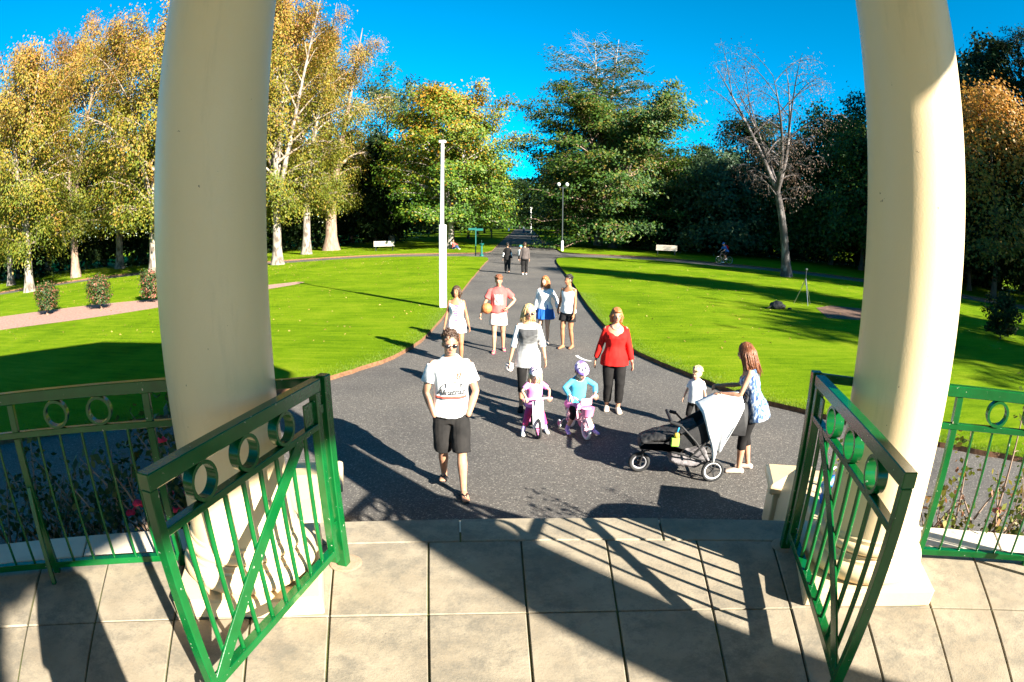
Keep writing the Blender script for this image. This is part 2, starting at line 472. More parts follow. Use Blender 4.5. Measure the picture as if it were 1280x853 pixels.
def arc_prism(r0, r1, a0, a1, z0, z1, mb=None, step=1.3):
    """slab with curved edges between two radii and two angles (degrees, about the rotunda centre)"""
    mb = mb or MB()
    n = max(1, int(math.ceil((a1 - a0) / step)))
    V = []
    for i in range(n + 1):
        a = a0 + (a1 - a0) * i / n
        for r in (r0, r1):
            x, y = ringpt(r, a)
            V += [(x, y, z0), (x, y, z1)]
    F = []
    for i in range(n):
        b = i * 4
        F += [(b+1, b+3, b+7, b+5), (b, b+4, b+6, b+2), (b, b+1, b+5, b+4), (b+2, b+6, b+7, b+3)]
    F += [(0, 2, 3, 1), (n*4, n*4+1, n*4+3, n*4+2)]
    return mb.add(V, F)

# platform body (joint bed) with the paving slabs as its pieces
platform = thing('platform', (0, 0, 0), None, None); tag(platform, kind='structure'); platform.name = 'floor'
mb = MB()
prof = [(0.02, 0.0), (6.30, 0.0), (6.30, PZ - .075), (6.30, PZ - .011), (0.02, PZ - .011)]
mb.lathe(prof, 120, (C0.x, C0.y, 0), caps=False)
mb.build('foundation', MT['joint'], platform)
JL = [-32.2, -27.2, -21.9, -17.2, -12.6, -7.1, -1.7, 3.3, 8.8, 13.6, 18.4, 23.3, 28.1]
while JL[0] > -180: JL.insert(0, JL[0] - 5.03)
while JL[-1] < JL[0] + 354: JL.append(JL[-1] + 5.03)
JL.append(JL[0] + 360)
rng = random.Random(12)
for ring, (r0, r1) in enumerate([(5.426, 6.163), (4.416, 5.414), (3.406, 4.404), (2.4, 3.394), (0.06, 2.388)]):
    js = JL if ring < 3 else (JL[::2] if ring == 3 else JL[::6])
    if js[-1] != JL[-1]: js = js + [JL[-1]]
    for a0, a1 in zip(js[:-1], js[1:]):
        g = math.degrees(.0055 / ((r0 + r1) / 2)) * (1 if ring < 4 else 1.5)
        dz = rng.uniform(-.003, .003)
        arc_prism(r0, r1, a0 + g, a1 - g, PZ - .06, PZ + dz).build('paving_slab', MT['slab'], platform, bevel=.004)
# edge coping: in the entrance bay narrow border strips, elsewhere plain coping stones
for k in range(-5, 5):
    a0 = .77 - 18 + 36 * (k + 0)
    n = 3
    for i in range(n):
        b0, b1 = a0 + 36*i/n, a0 + 36*(i+1)/n
        arc_prism(6.173, 6.46, b0 + .05, b1 - .05, PZ - .08, PZ - .001 + rng.uniform(-.002, .002)).build('coping_stone', MT['slab'] if k == 0 else MT['stone'], platform, bevel=.006)
mb = MB(); mb.lathe([(6.31, 0.0), (6.36, 0.0), (6.36, PZ - .085), (6.31, PZ - .085)], 120, (C0.x, C0.y, 0), caps=False)
mb.build('foundation_wall', MT['stone'], platform, smooth=30)
# curved stairs down to the plaza with cheek walls ending in capped pedestals
stairs = thing('stairs', (0, 0, 0), None, None); tag(stairs, kind='structure')
NR, TR = 6, .29
for i in range(1, NR):
    zt = PZ - i * PZ / NR
    arc_prism(6.365 if i == 1 else 6.46 + TR*(i-1) - .02, 6.46 + TR*i, -13.6, 15.1, .0, zt).build('step', MT['stone'], stairs, bevel=.008)
def cheek_wall(ang, label):
    t = thing('stair_wall', (*ringpt(6.5, ang), 0), label, 'wall', 'stair side walls')
    u = Vector((math.sin(R(ang)), math.cos(R(ang)), 0)); s = Vector((u.y, -u.x, 0))
    mb = MB(); prof = [(-.02, 0), (-.02, PZ), (.75, PZ), (1.00, PZ - .05), (1.22, PZ - .19), (1.38, PZ - .40), (1.45, .50), (1.50, .48), (1.50, 0)]
    V = [u*q + s*w + Vector((0, 0, z)) for w in (-.17, .17) for q, z in prof]
    n = len(prof)
    F = [tuple(range(n)), tuple(range(2*n-1, n-1, -1))] + [(i, i+n, (i+1) % n + n, (i+1) % n) for i in range(n)]
    mb.add(V, F).build('wall_body', MT['render'], t, bevel=.012)
    M = Matrix.Translation(u*1.74) @ Matrix.Rotation(-R(ang), 4, 'Z')
    MB().box((0, 0, .25), (.44, .44, .50), M).build('pedestal', MT['render'], t, bevel=.01)
    c = MB(); V = []; F = []
    lv = [(.245, .50), (.275, .53), (.275, .60), (.25, .625), (.03, .665)]
    for r_, z_ in lv:
        for q in ((-1, -1), (1, -1), (1, 1), (-1, 1)): V.append((q[0]*r_, q[1]*r_, z_))
    for i in range(len(lv)-1):
        for k in range(4): F.append((i*4+k, i*4+(k+1) % 4, i*4+4+(k+1) % 4, i*4+4+k))
    F += [(3, 2, 1, 0), tuple((len(lv)-1)*4+k for k in range(4))]
    c.add(V, F, M).build('cap', MT['render'], t, bevel=.006)
cheek_wall(-15.2, 'cream stair side wall with capped pedestal, on the side of the shaded red rose bushes')
cheek_wall(18.3, 'cream stair side wall with capped pedestal, on the side of the woman pushing the stroller')

# ten columns carrying the roof
RC = 5.83
def make_column(ang, label, first=None):
    t = thing('column', (*ringpt(RC, ang), PZ), label, 'column', 'rotunda columns', -R(ang))
    if first is not None:
        for ch in first.children:
            c = ch.copy(); COL.objects.link(c); c.parent = t
        return t
    MB().box((0, 0, .06), (.83, .83, .12)).build('plinth', MT['render'], t, bevel=.012)
    prof = [(.335, .17)]
    for i in range(13):
        a = -math.pi/2 + math.pi*i/12
        prof.append((.345 + .055*math.cos(a), .225 + .055*math.sin(a)))
    prof += [(.342, .285), (.342, .298)]
    for i in range(9):
        a = math.pi/2 - math.pi*i/8
        prof.append((.338 - .022*math.sin(math.pi*i/8), .298 + .035*i/8))
    for i in range(11):
        a = -math.pi/2 + math.pi*i/10
        prof.append((.318 + .032*math.cos(a), .367 + .032*math.sin(a)))
    prof += [(.318, .40), (.318, .42), (.308, .43)]
    prof = [(a_, b_ - .05) for a_, b_ in prof]
    MB().lathe(prof, 64).build('base_moulding', MT['render'], t, smooth=40)
    sh = []
    for i in range(31):
        h = i / 30; z = .38 + h * 4.92
        r = .293 + .016*math.exp(-h*28) - .028*max(0, h-.25)**1.5
        sh.append((r, z))
    MB().lathe(sh, 72).build('shaft', MT['render'], t, smooth=60)
    MB().lathe([(.275, 5.30), (.30, 5.32), (.30, 5.35), (.275, 5.37), (.275, 5.45), (.33, 5.51), (.36, 5.54), (.36, 5.59)], 64).build('capital', MT['render'], t, smooth=40)
    MB().box((0, 0, 5.655), (.78, .78, .13)).build('abacus', MT['render'], t, bevel=.01)
    return t
labels = {0: 'cream column on a square plinth beside the left-opening gate leaf by the shaded railing'}
first = make_column(-17.23, 'smooth cream column wholly in shade above its sunlit base, by the red roses')
make_column(18.77, 'smooth cream column sunlit down one side, by the gate next to the woman with stroller', first)
for k in (3, 4, 5, 6, 7, 8, 9):
    make_column(-17.23 + 36*k, 'smooth cream rotunda column on the far side of the floor, away from the steps', first)

# roof: ten-sided beam ring, soffit and low pyramid
roof = thing('rotunda_roof', (C0.x, C0.y, PZ), 'ten-sided cream roof carried by the ring of columns', 'roof')
def decagon(rad, z): return [(rad*math.sin(R(.77+18+36*k)), rad*math.cos(R(.77+18+36*k)), z) for k in range(10)]
ap = 1 / math.cos(R(18))
ZB = 5.72
def deca_shell(levels, name, m):
    mb = MB(); V = []; F = []
    for r_, z_ in levels: V += decagon(r_, z_)
    for i in range(len(levels)-1):
        for k in range(10): F.append((i*10+k, i*10+(k+1) % 10, i*10+10+(k+1) % 10, i*10+10+k))
    mb.add(V, F).build(name, m, roof)
deca_shell([(5.45*ap, ZB), (6.18*ap, ZB), (6.18*ap, ZB + .03), (5.45*ap, ZB + .03)], 'beam', MT['render'])
deca_shell([(.05, ZB + .034), (6.2*ap, ZB + .034), (6.2*ap, ZB + .13), (.05, ZB + 1.35)], 'roof_cover', MT['render'])
MB().lathe([(.4, 1.26 + ZB), (.4, 1.5 + ZB), (.1, 1.9 + ZB)], 20).build('finial', MT['render'], roof, smooth=40)

# ------------------------------------------------------------------ railings between the columns
RF = 6.0
def arc_bar(r, a0, a1, z0, z1, w, mb=None):
    return arc_prism(r - w/2, r + w/2, a0, a1, z0, z1, mb, step=1.2)
def local(o_name, mb, m, parent, **kw):
    """build a mesh given in world coordinates under a parent standing at the world origin"""
    return mb.build(o_name, m, parent, **kw)
def ring_mesh(p, ang, Rr=.083, band=.05, th=.016):
    mb = MB(); M = Matrix.Translation(p) @ Matrix.Rotation(-R(ang), 4, 'Z')
    V = []; F = []; n = 28
    for i in range(n):
        a = 2*math.pi*i/n
        for rr, y in ((Rr, -band/2), (Rr, band/2), (Rr-th, band/2), (Rr-th, -band/2)):
            V.append((rr*math.cos(a), y, rr*math.sin(a)))
    for i in range(n):
        j = (i+1) % n
        for k in range(4): F.append((i*4+k, i*4+(k+1) % 4, j*4+(k+1) % 4, j*4+k))
    return mb.add(V, F, M)
def railing(ca, label):
    """railing of one bay; ca = angle of the column it starts at, running 36 degrees on"""
    t = thing('railing', (0, 0, 0), label, 'railing', 'green railings between the columns')
    g = MT['green']; z = PZ
    a0, a1 = ca + 2.7, ca + 33.3
    arc_bar(RF, a0, a1, z + 1.105, z + 1.172, .055).build('top_rail', g, t, bevel=.004)
    arc_bar(RF, a0, a1, z + .902, z + .940, .038).build('middle_rail', g, t, bevel=.003)
    arc_bar(RF, a0 + 1.6, a1 - 1.6, z + .035, z + .078, .045).build('bottom_rail', g, t, bevel=.003)
    posts = [ca + 4.75 + 8.83*i for i in range(4)]
    for i, a in enumerate(posts):
        mb = MB(); p = Vector((*ringpt(RF, a), 0)); u = Vector((math.sin(R(a)), math.cos(R(a)), 0))
        mb.bar(p + Vector((0, 0, z + .94)), p + Vector((0, 0, z + 1.105)), .045, .045, u)
        mb.bar(p + Vector((0, 0, z - .002)), p + Vector((0, 0, z + .902)), .045, .045, u)
        mb.build('post', g, t, bevel=.003)
        if i in (1, 2):                         # raking stay foot on the floor side
            q = Vector((*ringpt(RF - .15, a), 0))
            m2 = MB(); m2.bar(q + Vector((0, 0, z + .001)), p - u*.024 + Vector((0, 0, z + .60)), .03, .03, u); m2.build('stay', g, t, bevel=.002)
    for i in range(3):
        for k in range(5):
            a = posts[i] + 8.83*(k+1)/6
            p = Vector((*ringpt(RF, a), 0))
            MB().tube([p + Vector((0, 0, z + .07)), p + Vector((0, 0, z + .91))], .0095, 8).build('baluster', g, t, smooth=50)
        for da in (8.83*.34, 8.83*.66):
            p = Vector((*ringpt(RF, posts[i] + da), z + 1.0225))
            ring_mesh(p, posts[i] + da).build('ring', g, t, smooth=35)
railing(-17.23 - 36, 'green railing with ring motifs, mostly in shade, in front of red rose bushes')
railing(18.77, 'green railing with ring motifs, sunlit top, beside the half-lit column')
for k in range(2, 9):
    railing(-17.23 + 36*k, 'green railing with ring motifs in a bay behind the photographer')

# ------------------------------------------------------------------ gates
def gate(hinge, free, label, side, postdir):
    t = thing('gate', (hinge[0], hinge[1], PZ), label, 'gate', 'open gate leaves')
    g = MT['green']
    d = Vector((free[0]-hinge[0], free[1]-hinge[1], 0)); Lg = d.length; d.normalize(); n = Vector((d.y, -d.x, 0))
    at = lambda s, z, o=0: d*s + n*o + Vector((0, 0, z))
    s0 = .10
    MB().bar(at(s0 - .022, 1.137), at(Lg + .022, 1.137), .06, .066).build('top_rail', g, t, bevel=.004)
    MB().bar(at(s0 + .02, .925), at(Lg - .02, .925), .045, .034).build('middle_rail', g, t, bevel=.003)
    MB().bar(at(s0 + .02, .155), at(Lg - .02, .155), .05, .042).build('bottom_rail', g, t, bevel=.003)
    for s_, nm in ((s0, 'hinge_stile'), (Lg, 'lock_stile')):
        MB().bar(at(s_, .085), at(s_, 1.104), .05, .044, d).build(nm, g, t, bevel=.004)
    nb = 8
    for i in range(nb):
        s_ = s0 + (Lg - s0)*(i+1)/(nb+1)
        MB().tube([at(s_, .17), at(s_, .915)], .0125, 8).build('bar', g, t, smooth=50)
    # flat diagonal brace from the foot of the lock stile up to the hinge side
    MB().bar(at(Lg - .03, .16, side*.018), at(s0 + .20, .915, side*.018), .012, .072, n.cross(Vector((0,0,1)))).build('brace', g, t, bevel=.002)
    ang = math.degrees(math.atan2(d.x, d.y)) + 90
    for f in (.27, .52, .77):
        ring_mesh(at(s0 + (Lg - s0)*f, 1.0225), ang).build('ring', g, t, smooth=35)
    # gusset with bolts under the top rail at the hinge end
    MB().bar(at(s0 + .02, 1.0, 0), at(s0 + .12, 1.0, 0), .012, .13).build('gusset', g, t, bevel=.002)
    # scroll at the foot of the lock stile
    pts = []
    for i in range(26):
        a = -1.2 + i*.19; q = .055 + .0028*max(0, 14 - i)
        pts.append(at(Lg + .07, .12, 0) + n*(side*(.10 - q*math.cos(a)*1.1)) + Vector((0, 0, q*math.sin(a))) )
    pts = [at(Lg, .07)] + [at(Lg + .01, .06, side*.05)] + pts[4:]
    MB().tube(pts, .0125, 8).build('scroll', g, t, smooth=50)
    # hinge post standing on the floor, bracket back to the column
    MB().bar(Vector((0, 0, 0)), Vector((0, 0, 1.17)), .062, .062, d).build('hinge_post', g, t, bevel=.005)
    MB().bar(Vector((0, 0, 1.137)) + Vector(postdir)*.032, Vector((0, 0, 1.137)) + Vector(postdir)*.36, .035, .05).build('bracket', g, t, bevel=.004)
    for zz in (.3, 1.0):
        MB().bar(at(.033, zz), at(s0 - .027, zz), .03, .05).build('hinge', g, t, bevel=.003)
    MB().lathe([(.10, 0), (.085, .002)], 20, (.01, .01, .0046)).build('rust_ring', MT['rust'], t)
gate((-.98, 2.80), (-1.235, 1.50), 'open green iron gate leaf, brightly sunlit, beside the shaded column', -1, (-.92, -.38, 0))
gate((1.755, 2.90), (1.415, 1.52), 'open green iron gate leaf, mostly backlit, beside the half-lit column', 1, (.85, -.5, 0))
# ------------------------------------------------------------------ pixel to ground helper (photo pixels, 1280 x 853)
def pix_dir(px, py):
    F_, T_, Q_ = 730.0, R(12.0), R(-.47)
    x, z = px - 640, -(py - 426.5)
    th = 2*math.asin(min(1, math.hypot(x, z)/(2*F_))); ph = math.atan2(z, x)
    X, Z, Y = math.sin(th)*math.cos(ph), math.sin(th)*math.sin(ph), math.cos(th)
    X, Z = X*math.cos(Q_) + Z*math.sin(Q_), -X*math.sin(Q_) + Z*math.cos(Q_)
    return Vector((X, Y*math.cos(T_) + Z*math.sin(T_), -Y*math.sin(T_) + Z*math.cos(T_)))
def on_ground(px, py, z=LZ):
    d = pix_dir(px, py); k = (3.0 - z)/(-d.z)
    return Vector((d.x*k, d.y*k, z))
def at_dist(px, py, D):                     # point on the lawn in the direction of a pixel, and the height that pixel has there
    d = pix_dir(px, py); k = D/math.hypot(d.x, d.y)
    return Vector((d.x*k, d.y*k, LZ)), 3.0 + d.z*k - LZ

# ------------------------------------------------------------------ foliage and bark materials
def leaf_material(name, stops, trans=.35, rough=.55, gain=.86):
    m = bpy.data.materials.new(name); nt, N, L = nodes_of(m)
    out = N.new('ShaderNodeOutputMaterial')
    at = N.new('ShaderNodeAttribute'); at.attribute_name = 'var'
    r = ramp(N, [(q, tuple(v*gain for v in c)) for q, c in stops]); L.new(at.outputs['Fac'], r.inputs[0])
    b = N.new('ShaderNodeBsdfPrincipled'); b.inputs['Roughness'].default_value = rough; b.inputs['Specular IOR Level'].default_value = .3 if trans > .2 else .06
    L.new(r.outputs[0], b.inputs['Base Color'])
    t = N.new('ShaderNodeBsdfTranslucent'); L.new(r.outputs[0], t.inputs['Color'])
    mx = N.new('ShaderNodeMixShader'); mx.inputs[0].default_value = trans
    L.new(b.outputs[0], mx.inputs[1]); L.new(t.outputs[0], mx.inputs[2]); L.new(mx.outputs[0], out.inputs[0])
    return m
MT['lf_birch'] = leaf_material('birch_leaf', [(0, (.080, .108, .010)), (.35, (.16, .148, .013)), (.65, (.25, .160, .022)), (1, (.28, .125, .038))], gain=1.12)
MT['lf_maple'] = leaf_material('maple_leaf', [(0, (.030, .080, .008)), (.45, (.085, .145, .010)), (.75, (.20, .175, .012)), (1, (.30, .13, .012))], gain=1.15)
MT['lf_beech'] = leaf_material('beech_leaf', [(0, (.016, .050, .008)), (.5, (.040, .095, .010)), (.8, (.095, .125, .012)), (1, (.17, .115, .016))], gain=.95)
MT['lf_dark'] = leaf_material('evergreen_leaf', [(0, (.006, .014, .006)), (.6, (.013, .028, .008)), (1, (.035, .055, .012))], .12)
MT['lf_mid'] = leaf_material('green_leaf', [(0, (.018, .045, .008)), (.6, (.04, .085, .012)), (1, (.09, .12, .016))], .3)
MT['lf_euc'] = leaf_material('grey_green_leaf', [(0, (.02, .05, .02)), (.6, (.045, .085, .03)), (1, (.08, .11, .04))], .25)
MT['lf_orange'] = leaf_material('autumn_orange_leaf', [(0, (.045, .06, .012)), (.45, (.16, .115, .015)), (1, (.34, .15, .022))], gain=1.25)
MT['lf_twig'] = leaf_material('last_birch_leaves', [(0, (.10, .065, .045)), (1, (.20, .125, .085))])
MT['lf_rose'] = leaf_material('rose_leaf', [(0, (.012, .035, .010)), (.6, (.03, .07, .014)), (1, (.09, .10, .02))])
MT['lf_shrub'] = leaf_material('shrub_leaf', [(0, (.02, .05, .012)), (.70, (.06, .10, .02)), (.88, (.24, .09, .055)), (1, (.38, .13, .09))])
MT['bk_birch'] = mat('birch_bark', (.25, .215, .18), (.085, .065, .05), 4.0, .85, .5, 30, stretch=(1, 1, .45), lo=.45, hi=.60)
MT['bk_brown'] = mat('brown_bark', (.16, .10, .07), (.27, .19, .14), 6, .9, .8, 26, stretch=(1, 1, .25))
MT['bk_dark'] = mat('dark_bark', (.045, .033, .026), (.085, .065, .05), 6, .9, .8, 26, stretch=(1, 1, .3))
MT['bk_twig'] = mat('birch_limb_bark', (.15, .11, .075), (.32, .265, .21), 3.0, .85, .3, 30, lo=.45, hi=.65)
MT['bk_bare'] = mat('dull_birch_bark', (.050, .042, .040), (.16, .14, .135), 4.5, .88, .5, 26, stretch=(1, 1, .35), lo=.52, hi=.62)
MT['bk_pale'] = mat('bleached_bark', (.28, .235, .20), (.20, .165, .14), 5, .85, .4, 26)
MT['bk_grey'] = mat('grey_bark', (.20, .17, .14), (.42, .38, .34), 4.5, .88, .5, 26, stretch=(1, 1, .35), lo=.5, hi=.6)

def np_tubes(lines):
    """lines: list of (points (n,3), radii (n,), sides) -> vertices, quads"""
    V, F, b = [], [], 0
    for P, rad, n in lines:
        P = np.asarray(P); m = len(P)
        d = np.empty_like(P); d[1:-1] = P[2:] - P[:-2]; d[0] = P[1]-P[0]; d[-1] = P[-1]-P[-2]
        d /= np.linalg.norm(d, axis=1, keepdims=True) + 1e-9
        a = np.array([0, 0, 1.]) if abs(d[0, 2]) < .8 else np.array([1., 0, 0])
        x = a - d*(d @ a)[:, None]; x /= np.linalg.norm(x, axis=1, keepdims=True) + 1e-9
        y = np.cross(d, x)
        t = np.arange(n)*2*np.pi/n
        ring = P[:, None] + (x[:, None]*np.cos(t)[None, :, None] + y[:, None]*np.sin(t)[None, :, None])*np.asarray(rad)[:, None, None]
        V.append(ring.reshape(-1, 3))
        i = np.arange(m-1)[:, None]*n; k = np.arange(n)[None]; k2 = (k+1) % n
        F.append(np.stack([i+k, i+k2, i+n+k2, i+n+k], -1).reshape(-1, 4) + b)
        b += m*n
    return np.concatenate(V), np.concatenate(F)

def leaf_quads(rs, P, ln, wd, mode='any', tri=False):
    """rhombic leaves; mode: any, flat (blades lie level), hang (blades hang)"""
    n = len(P)
    if mode == 'hang':
        a = np.stack([rs.normal(0, .35, n), rs.normal(0, .35, n), -np.ones(n)], -1)
    elif mode == 'flat':
        a = np.stack([rs.normal(0, 1, n), rs.normal(0, 1, n), rs.normal(-.1, .22, n)], -1)
    else:
        a = rs.normal(0, 1, (n, 3))
    a /= np.linalg.norm(a, axis=1, keepdims=True)
    if mode == 'flat':
        up = np.stack([rs.normal(0, .3, n), rs.normal(0, .3, n), np.ones(n)], -1)
    else:
        up = rs.normal(0, 1, (n, 3))
    if mode != 'flat':                       # blades turn outwards to the light, so clumps shade as clumps
        rad = P.copy(); rad[:, 2] = 0; rad /= np.linalg.norm(rad, axis=1, keepdims=True) + 1e-6
        nr = rad*.75 + np.array([0, 0, .55]) + rs.normal(0, .42, (n, 3)); nr /= np.linalg.norm(nr, axis=1, keepdims=True)
        a = a - nr*(a*nr).sum(1, keepdims=True); a /= np.linalg.norm(a, axis=1, keepdims=True) + 1e-9
        up = nr
    b = np.cross(a, up); b /= np.linalg.norm(b, axis=1, keepdims=True) + 1e-9
    s = rs.uniform(.65, 1.35, n)[:, None]
    a = a*ln*s/2; b = b*wd*s/2
    if tri:
        V = np.stack([P - a, P + b*1.1 + a*.5, P - b*1.1 + a*.6], 1).reshape(-1, 3)
        return V, np.arange(3*n).reshape(n, 3)
    V = np.stack([P - a, P + b - a*.1, P + a, P - b - a*.1], 1).reshape(-1, 3)
    F = np.arange(4*n).reshape(n, 4)
    return V, F

def bez(p0, p1, p2, n):
    t = np.linspace(0, 1, n)[:, None]
    return (1-t)**2*p0 + 2*t*(1-t)*p1 + t*t*p2

def make_tree(name, base, h, label, cat='tree', group=None, seed=1, env=None, z0=.2, leaders=1, spread=.08, split=.3, lean=(0, 0),
              nprim=40, nsec=6, elev=(50, 20), droop=.2, r0=None, leaves=12000, lsize=(.3, .18), sig=(.35, .25), mode='any',
              mleaf='lf_mid', mbark='bk_brown', top_bare=1.1, hang=0.0, colour=lambda z, rs, n: rs.uniform(0, 1, n), inner=.25, sides=8, twigs=0, flare=1.5, sec_len=.38, sec_droop=0.0, seg_r=1.0, mbranch=None, wt=None, tri=False, vary=(.72, 1.08)):
    rs = np.random.RandomState(seed)
    r0 = r0 or h*.016
    t = thing(name, base, label, cat, group)
    lines = []; tips = []
    top = np.array([lean[0], lean[1], h])
    # trunk and leaders
    zs = split*h
    n = 9
    trunk = bez(np.zeros(3), np.array([lean[0]*.1 + rs.normal(0, .1), lean[1]*.1 + rs.normal(0, .1), zs*.6]), np.array([lean[0]*split, lean[1]*split, zs]), n)
    rad = np.linspace(r0, r0*.72, n); rad[0] *= flare; rad[1] *= 1 + (flare-1)*.35
    lead = []
    if leaders == 1:
        up = bez(trunk[-1], np.array([lean[0]*.6 + rs.normal(0, .15), lean[1]*.6 + rs.normal(0, .15), (zs+h)/2]), top, 12)[1:]
        full = np.concatenate([trunk, up]); fr = np.concatenate([rad, np.linspace(r0*.70, r0*.06, len(up))])
        lines.append((full, fr, sides)); lead.append(full)
    else:
        lines.append((trunk, rad, sides))
        for i in range(leaders):
            a = 2*np.pi*(i + rs.uniform(-.25, .25))/leaders
            o = np.array([np.cos(a), np.sin(a), 0])*h*spread*rs.uniform(.7, 1.3)
            hh = h*rs.uniform(.84, 1.0) if i else h
            e = np.array([lean[0], lean[1], hh]) + o*1.5
            up = bez(trunk[-1], trunk[-1] + o*.9 + np.array([0, 0, (hh-zs)*.45]), e, 12)
            lines.append((up, np.linspace(r0*.62, r0*.05, 12), max(5, sides-2))); lead.append(np.concatenate([trunk[-3:-1], up]))
    clP, clW, clB = [], [], []
    ga = rs.uniform(0, 6.28)
    for i in range(nprim):
        L_ = lead[i % len(lead)]
        f = (i + rs.uniform(0, 1))/nprim
        zz = h*(z0 + (1-z0)*f**.95*.985)
        zc = L_[:, 2]
        k = np.interp(zz*.94, zc, np.arange(len(zc))); k0 = int(min(k, len(zc)-2)); p0 = L_[k0] + (L_[k0+1]-L_[k0])*(k-k0)
        fr_ = (p0[2]/h - z0)/(1-z0) if p0[2]/h > z0 else 0
        ga += 2.399963
        az = ga + rs.normal(0, .25)
        ln = max(.25, env(np.clip(fr_, 0, 1))*rs.uniform(*vary))
        el = R(elev[0]*fr_ + elev[1]*(1-fr_)) + rs.normal(0, .1)
        dxy = np.array([np.cos(az), np.sin(az), 0])
        p2 = p0 + dxy*ln + np.array([0, 0, ln*(np.tan(el) - droop)])
        p1 = p0 + dxy*ln*.5 + np.array([0, 0, ln*np.tan(el)*.62])
        B = bez(p0, p1, p2, 7)
        rb = max(.012, r0*.30*(ln/(env(.3)+1e-6))**.8*(1-.6*fr_))*seg_r
        lines.append((B, np.linspace(rb, rb*.22, 7), 5))
        bare = fr_ > top_bare + rs.normal(0, .05)
        for j in range(nsec):
            s = inner + (1-inner)*(j + rs.uniform(0, 1))/nsec
            q0 = B[0] + 0; kk = s*6; k0 = int(min(kk, 5)); q0 = B[k0] + (B[k0+1]-B[k0])*(kk-k0)
            sd = (1 if j % 2 else -1)*rs.uniform(.45, 1.1)
            d2 = np.array([np.cos(az+sd), np.sin(az+sd), rs.normal(.1 - sec_droop, .22)])
            l2 = ln*sec_len*rs.uniform(.6, 1.2)*(1.15 - .5*s)
            q2 = q0 + d2*l2 + np.array([0, 0, -droop*.4*l2])
            Sg = bez(q0, q0 + d2*l2*.5 + np.array([0, 0, l2*.12]), q2, 4)
            lines.append((Sg, np.linspace(rb*.36, rb*.10, 4), 3))
            for w in range(twigs):
                g0 = Sg[1] + (Sg[3]-Sg[1])*rs.uniform(0, 1)
                g1 = g0 + (d2*.6 + rs.normal(0, .5, 3))*l2*.55 + np.array([0, 0, -hang*.5])
                lines.append((bez(g0, (g0+g1)/2 + np.array([0, 0, .08*l2]), g1, 3), np.array([rb*.14, rb*.09, rb*.05]), 3))
                if bare: clP.append(g1); clW.append(.1); clB.append(fr_)
            if not bare:
                clP += [Sg[1], Sg[2], Sg[3]]; clW += [.6, 1, 1]; clB += [fr_]*3
        if not bare:
            clP += [B[5], B[6]]; clW += [.8, 1]; clB += [fr_]*2
    nl_ = 1 + (leaders if leaders > 1 else 0)
    V, F = np_tubes(lines[:nl_])
    link('trunk', fast_mesh('trunk', V, F, MT[mbark], smooth=True), t)
    V, F = np_tubes(lines[nl_:])
    link('branches', fast_mesh('branches', V, F, MT[mbranch or mbark], smooth=True), t)
    if leaves and clP:
        clP = np.array(clP); clW = np.array(clW)
        if wt is not None: clW = clW*np.array([wt(f) for f in clB])
        clW /= clW.sum()
        idx = rs.choice(len(clP), leaves, p=clW)
        P = clP[idx] + rs.normal(0, 1, (leaves, 3))*np.array([sig[0], sig[0], sig[1]])
        if hang: P[:, 2] -= rs.beta(1.1, 1.6, leaves)*hang
        P[:, 2] = np.maximum(P[:, 2], .25)
        clv = rs.normal(0, .18, len(clP))[idx]
        V, F = leaf_quads(rs, P, lsize[0], lsize[1], mode, tri)
        var = np.clip(colour(P[:, 2]/h, rs, leaves) + clv, 0, 1)
        link('crown', fast_mesh('crown', V, F, MT[mleaf], var), t)
    return t

bell = lambda w, lo=.55, pk=.35: (lambda f: w*(lo + (1-lo)*f/pk if f < pk else max(.06, (1 - ((f-pk)/(1-pk))**1.7))))
cone = lambda w, p=.9: (lambda f: w*max(.05, (1-f)**p))

# ---- birches on the left, autumn foliage
birch_col = lambda z, rs, n: np.clip(.08 + .74*z**1.5 + rs.normal(0, .16, n), 0, 1)
G1 = 'autumn birches beyond the left lawn'
birches = [  # px base x, y, height, crown radius, seed, leaders, label
    (37, 365, 17.2, 4.6, 1, 3, 'pale-trunked golden birch standing nearest the row of flowering shrubs'),
    (95, 347, 21.5, 4.6, 2, 2, 'golden birch with a slim brown trunk beside the shaded path, behind the shrubs'),
    (193, 347, 19.0, 4.8, 3, 2, 'golden birch with a broad pale trunk, base partly hidden by the shaded column'),
    (347, 331, 20.5, 4.6, 4, 4, 'tall golden birch with several pale leaning limbs, in front of the cross path'),
    (414, 313, 23.2, 5.4, 5, 3, 'broad-trunked golden birch with a forked brown trunk near the white bench'),
    (14, 357, 16.0, 4.8, 6, 2, 'olive birch with a thin dark trunk behind the pale-trunked one'),
    (60, 343, 22.5, 4.4, 7, 2, 'tall birch with orange-brown thin top at the back of the birch group'),
    (150, 336, 23.0, 4.6, 8, 3, 'tall olive birch with a pale spire, rising between two trunks of the group'),
    (300, 330, 23.5, 4.8, 9, 3, 'tall birch mostly hidden behind the shaded column'),
    (383, 318, 24.5, 4.3, 10, 4, 'tall birch with many bare pale upright shoots at its top'),
    (-45, 362, 19.0, 5.4, 11, 3, 'golden birch at the far end of the gravel strip'),
    (232, 338, 22.0, 4.6, 12, 2, 'thin-topped golden birch rising just beside the shaded column'),
]
